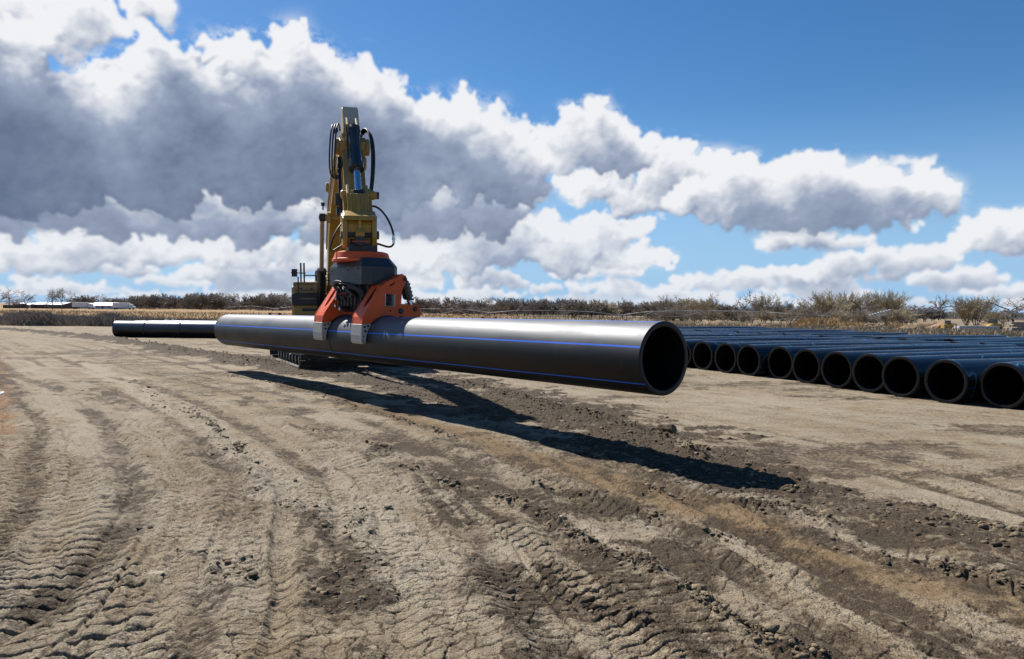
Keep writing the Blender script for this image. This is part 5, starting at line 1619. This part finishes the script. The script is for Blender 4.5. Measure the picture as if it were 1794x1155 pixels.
heap('tarpaulin', 298, 61, 1.7, .55, M_TARP, 'crumpled green and white tarpaulin lying on brush beyond the far left pipes', 'tarpaulin', 3)
heap('brush_heap', 280, 62.5, 2.2, .42, M_WEED, 'low dark brush heap left under the green tarpaulin', 'brush heap', 5)
heap('brush_heap', 318, 62, 3.2, .40, M_WEED, 'dark brush heap right of the green tarpaulin', 'brush heap', 15)
heap('brush_heap', 380, 61, 1.6, .62, M_CLAY, 'small dark soil heap just left of the lifted pipe end', 'soil heap', 9)
# right hand side
heap('gravel_pile', 1640, 128, 6.6, 1.75, M_GRAV, 'reddish gravel pile below the conveyor', 'gravel pile', 2)
heap('gravel_pile', 1786, 104, 4.2, 1.5, M_GRAV, 'reddish gravel pile at the right frame edge behind stacked planks', 'gravel pile', 4)
heap('dirt_heap', 1525, 118, 4.2, 1.0, M_CLAY, 'dark dirt heap right of the golden reeds', 'dirt heap', 6)
heap('dirt_heap', 1490, 100, 3.0, .55, M_CLAY, 'low flat dirt heap in the straw grass below the golden reeds', 'dirt heap', 8)
heap('dirt_heap', 1250, 96, 5.2, .7, M_CLAY, 'brown dirt heap left end of the bank behind the pipe row', 'dirt heap', 10)
heap('dirt_heap', 1330, 98, 4.6, .6, M_CLAY, 'brown dirt heap in the middle of the bank behind the pipe row', 'dirt heap', 11)
heap('dirt_heap', 1592, 96, 3.4, .65, M_CLAY, 'dirt heap lying below the low crooked tree', 'dirt heap', 14)
# concrete slabs by the dirt heap
sl = MB(); p = on_ground(1545, 112); sl.box(-1.0, 2.6, 0, 1, 0, .32, Matrix.Translation(p)); sl.build('concrete_slab', M_WHT, label='pale concrete slab lying right of the dark dirt heap', cat='slab', bevel=.05)
# conveyors
def conveyor(pts, Y, label, r=.5, legs=()):
    e = empty('conveyor', (0, 0, 0), 0, label=label, cat='conveyor')
    a = at(*pts[0], Y); b = at(*pts[-1], Y)
    m_ = MB(); d = b - a; n = max(8, int(d.length / 1.1)); u = d.normalized(); up = Vector((0, 0, 1))
    for s in (0, .9):
        for zz in (0, .75):
            m_.tube([a + up * zz + Vector((0, s, 0)), b + up * zz + Vector((0, s, 0))], .04, 5)
    for i in range(n):
        p = a + d * (i / n); q = a + d * ((i + 1) / n)
        for s in (0, .9): m_.tube([p + Vector((0, s, 0)), q + up * .75 + Vector((0, s, 0))], .03, 4)
    m_.build('lattice_frame', M_CONV, e)
    bt = MB(); bt.tube([a + up * .78 + Vector((0, .45, 0)), b + up * .8 + Vector((0, .45, 0))], .06, 6)
    for i in range(n):
        p = a + d * (i / n) + up * .95; bt.box(p.x - .2, p.x + .2, p.y, p.y + .9, p.z - .1, p.z + .08)
    bt.build('belt', M_CONV, e)
    for t in legs:
        p = a + d * t; g = gz(p.x, p.y); l_ = MB()
        l_.tube([p, (p.x - 1.0, p.y, g)], .08, 5); l_.tube([p, (p.x + 1.0, p.y, g)], .08, 5); l_.build('leg', M_TRK, e)
conveyor([(1527, 559), (1566, 549)], 165, 'short grey conveyor rising from the dirt heap behind the leaning tree', legs=(.5,))
conveyor([(1600, 549), (1684, 541.5)], 165, 'long lattice conveyor rising to the right above the reddish gravel pile', legs=(.62,))
conveyor([(1760, 553), (1800, 562)], 130, 'dark conveyor sloping down to the right frame edge', legs=(.1,))
def loader(px, Y, label, k=1.0, flip=1):
    k *= .8
    p = on_ground(px, Y)
    e = empty('wheel_loader', p, 0, label=label, cat='loader', group='yellow machines by the gravel')
    e.scale = (flip * k, k, k)
    m_ = MB(); m_.prism([(0, .8), (2.4, .8), (2.4, 1.6), (1.4, 1.9), (0, 1.8)], 0, 1.6, 'y'); m_.build('body', M_YEL, e, bevel=.06)
    m_ = MB(); m_.box(.9, 1.8, .2, 1.4, 1.9, 2.8); m_.build('cab', M_GLS, e, bevel=.04)
    m_ = MB(); m_.prism([(2.3, 1.2), (3.4, .5), (3.5, .7), (2.4, 1.5)], .3, 1.3, 'y'); m_.prism([(3.3, .2), (4.1, .2), (3.9, .4), (3.5, .5), (3.5, 1.0), (3.3, 1.0)], 0, 1.6, 'y'); m_.build('bucket', M_YELT, e)
    for x0 in (.4, 2.0):
        w = MB(); w.lathe((x0, -.1, .55), (x0, .35, .55), [(0, .45), (.05, .55), (.4, .55), (.45, .45)], 16); w.lathe((x0, 1.3, .55), (x0, 1.7, .55), [(0, .55), (.4, .55)], 16); w.build('wheel', M_BLK, e)
loader(1655, 120, 'small yellow loader parked beside the reddish gravel pile', .8)
loader(1731, 140, 'yellow machine standing left of the dark conveyor, left one of the pair', .9)
loader(1757, 125, 'yellow machine at the foot of the dark conveyor, right one of the pair', 1.0, -1)
def planks(px0, px1, Y, ys, label, rows, mat):
    a = on_ground(px0, Y); b = on_ground(px1, Y); L = b.x - a.x
    e = empty('beam_stack', a, 0, label=label, cat='beams')
    hgt = at(px0, ys, Y).z - a.z; rh = hgt / rows
    for r0 in range(rows):
        for k in range(3):
            m_ = MB(); m_.box(.05 * ((r0 + k) % 3), L - .1 * (r0 % 2), k * .35, k * .35 + .28, r0 * rh + .05, (r0 + 1) * rh - .04); m_.build('beam', mat, e, bevel=.01)
planks(1681, 1754, 84, 570.5, 'long grey steel beams lying flat in the straw grass', 2, M_CONV)
planks(1773, 1830, 84, 563.5, 'tall stack of grey planks at the right frame edge', 4, mat_paint('grey planks', (.24, .22, .19), .8, dirt=.4, nscale=1))
# orange mesh fence behind the row
e = empty('safety_fence', (0, 0, 0), 0, label='low orange plastic mesh fence with pale knobs behind the pipe row', cat='fence')
mf = MB(); md_ = MB()
pr0 = None
for i in range(60):
    p = on_ground(1172 + i * 3.2, 104)
    mf.box(p.x - .03, p.x + .03, p.y - .03, p.y + .03, p.z, p.z + .75)
    md_.box(p.x - .09, p.x + .09, p.y - .12, p.y - .05, p.z + .55, p.z + .80)
    if pr0 is not None: mf.tube([pr0 + Vector((0, 0, .7)), p + Vector((0, 0, .7))], .02, 4); mf.tube([pr0 + Vector((0, 0, .35)), p + Vector((0, 0, .35))], .02, 4)
    pr0 = p
mf.build('mesh_panel', mat_paint('orange mesh', (.45, .22, .06), .7), e); md_.build('knobs', mat_paint('pale knobs', (.62, .50, .30), .7), e)

# notable clods on the yard
def clod(px, py, size, label, seed, mat=M_SOIL, flat=.6, cat='clod', name='dirt_clod'):
    p = ground(px, py); z = ground_h(p.x, p.y)
    bm = bmesh.new(); bmesh.ops.create_icosphere(bm, subdivisions=3, radius=1)
    rg = random.Random(seed)
    dirs = [Vector((rg.gauss(0, 1), rg.gauss(0, 1), rg.gauss(0, 1))).normalized() for _ in range(9)]
    for v in bm.verts:
        for d in dirs:
            k = v.co.dot(d)
            if k > .62: v.co -= d * (k - .62)
    for v in bm.verts:
        n = float(fbm(np.array([v.co.x * 2 + seed]), np.array([v.co.y * 2 + v.co.z * 1.3]), 1.5, 4)[0]) - .5
        v.co *= (1 + n * .4); v.co.x *= size; v.co.y *= size * .8; v.co.z *= size * flat
    me = bpy.data.meshes.new(name); bm.to_mesh(me); bm.free()
    o = link_mesh(name, me, mat, loc=(p.x, p.y, z + size * flat * .35), label=label, cat=cat)
    o.rotation_euler = (0, 0, rg.uniform(0, 6)); return o
M_STONE = mat_paint('dark stone', (.045, .038, .032), .85, dirt=.3, nscale=20)
M_FLAKE = mat_paint('pale mud flake', (.34, .28, .20), .95, dirt=.3, nscale=12, spec=.15)
clod(1168, 760, .14, 'large dark clod with a flat top on the ridge right of the pipe shadow', 1, M_SOIL, .7)
clod(1148, 762, .09, 'smaller dark clod left of the large flat topped one', 2, M_SOIL, .7)
clod(244, 925, .030, 'small dark stone on the pale mud near the left tyre tracks', 3, M_STONE, .8, 'stone', 'stone')
clod(263, 922, .022, 'smallest dark stone, just right of another on the pale mud', 4, M_STONE, .7, 'stone', 'stone')
clod(269, 1005, .070, 'pale flat flake of dried mud below the two dark stones', 5, M_FLAKE, .14, 'mud flake', 'mud_flake')
clod(985, 905, .055, 'rounded pale clod at the bend of the middle clod ridge', 6, M_FLAKE, .6)
clod(1745, 1005, .05, 'brown clod near the lower right end of a ridge', 7, M_SOIL, .6)
# scrap of white film at the left frame edge
e_ = MB(); q0 = ground(8, 690)
rr = random.Random(2)
for k in range(9):
    a = k * .5; kx = .022 * k; e_.tube(bez((q0.x + kx - .10, q0.y + .05 * math.sin(a) - .03 * k, .01), (q0.x + kx - .08, q0.y + .05 - .03 * k, .07), (q0.x + kx - .07, q0.y - .05 - .03 * k, .0), (q0.x + kx - .05, q0.y + .05 * math.sin(a + 1) - .03 * k, .03), 6), .008, 5)
e_.build('plastic_film', M_WHT, label='twisted scrap of white plastic film at the left frame edge', cat='plastic scrap')
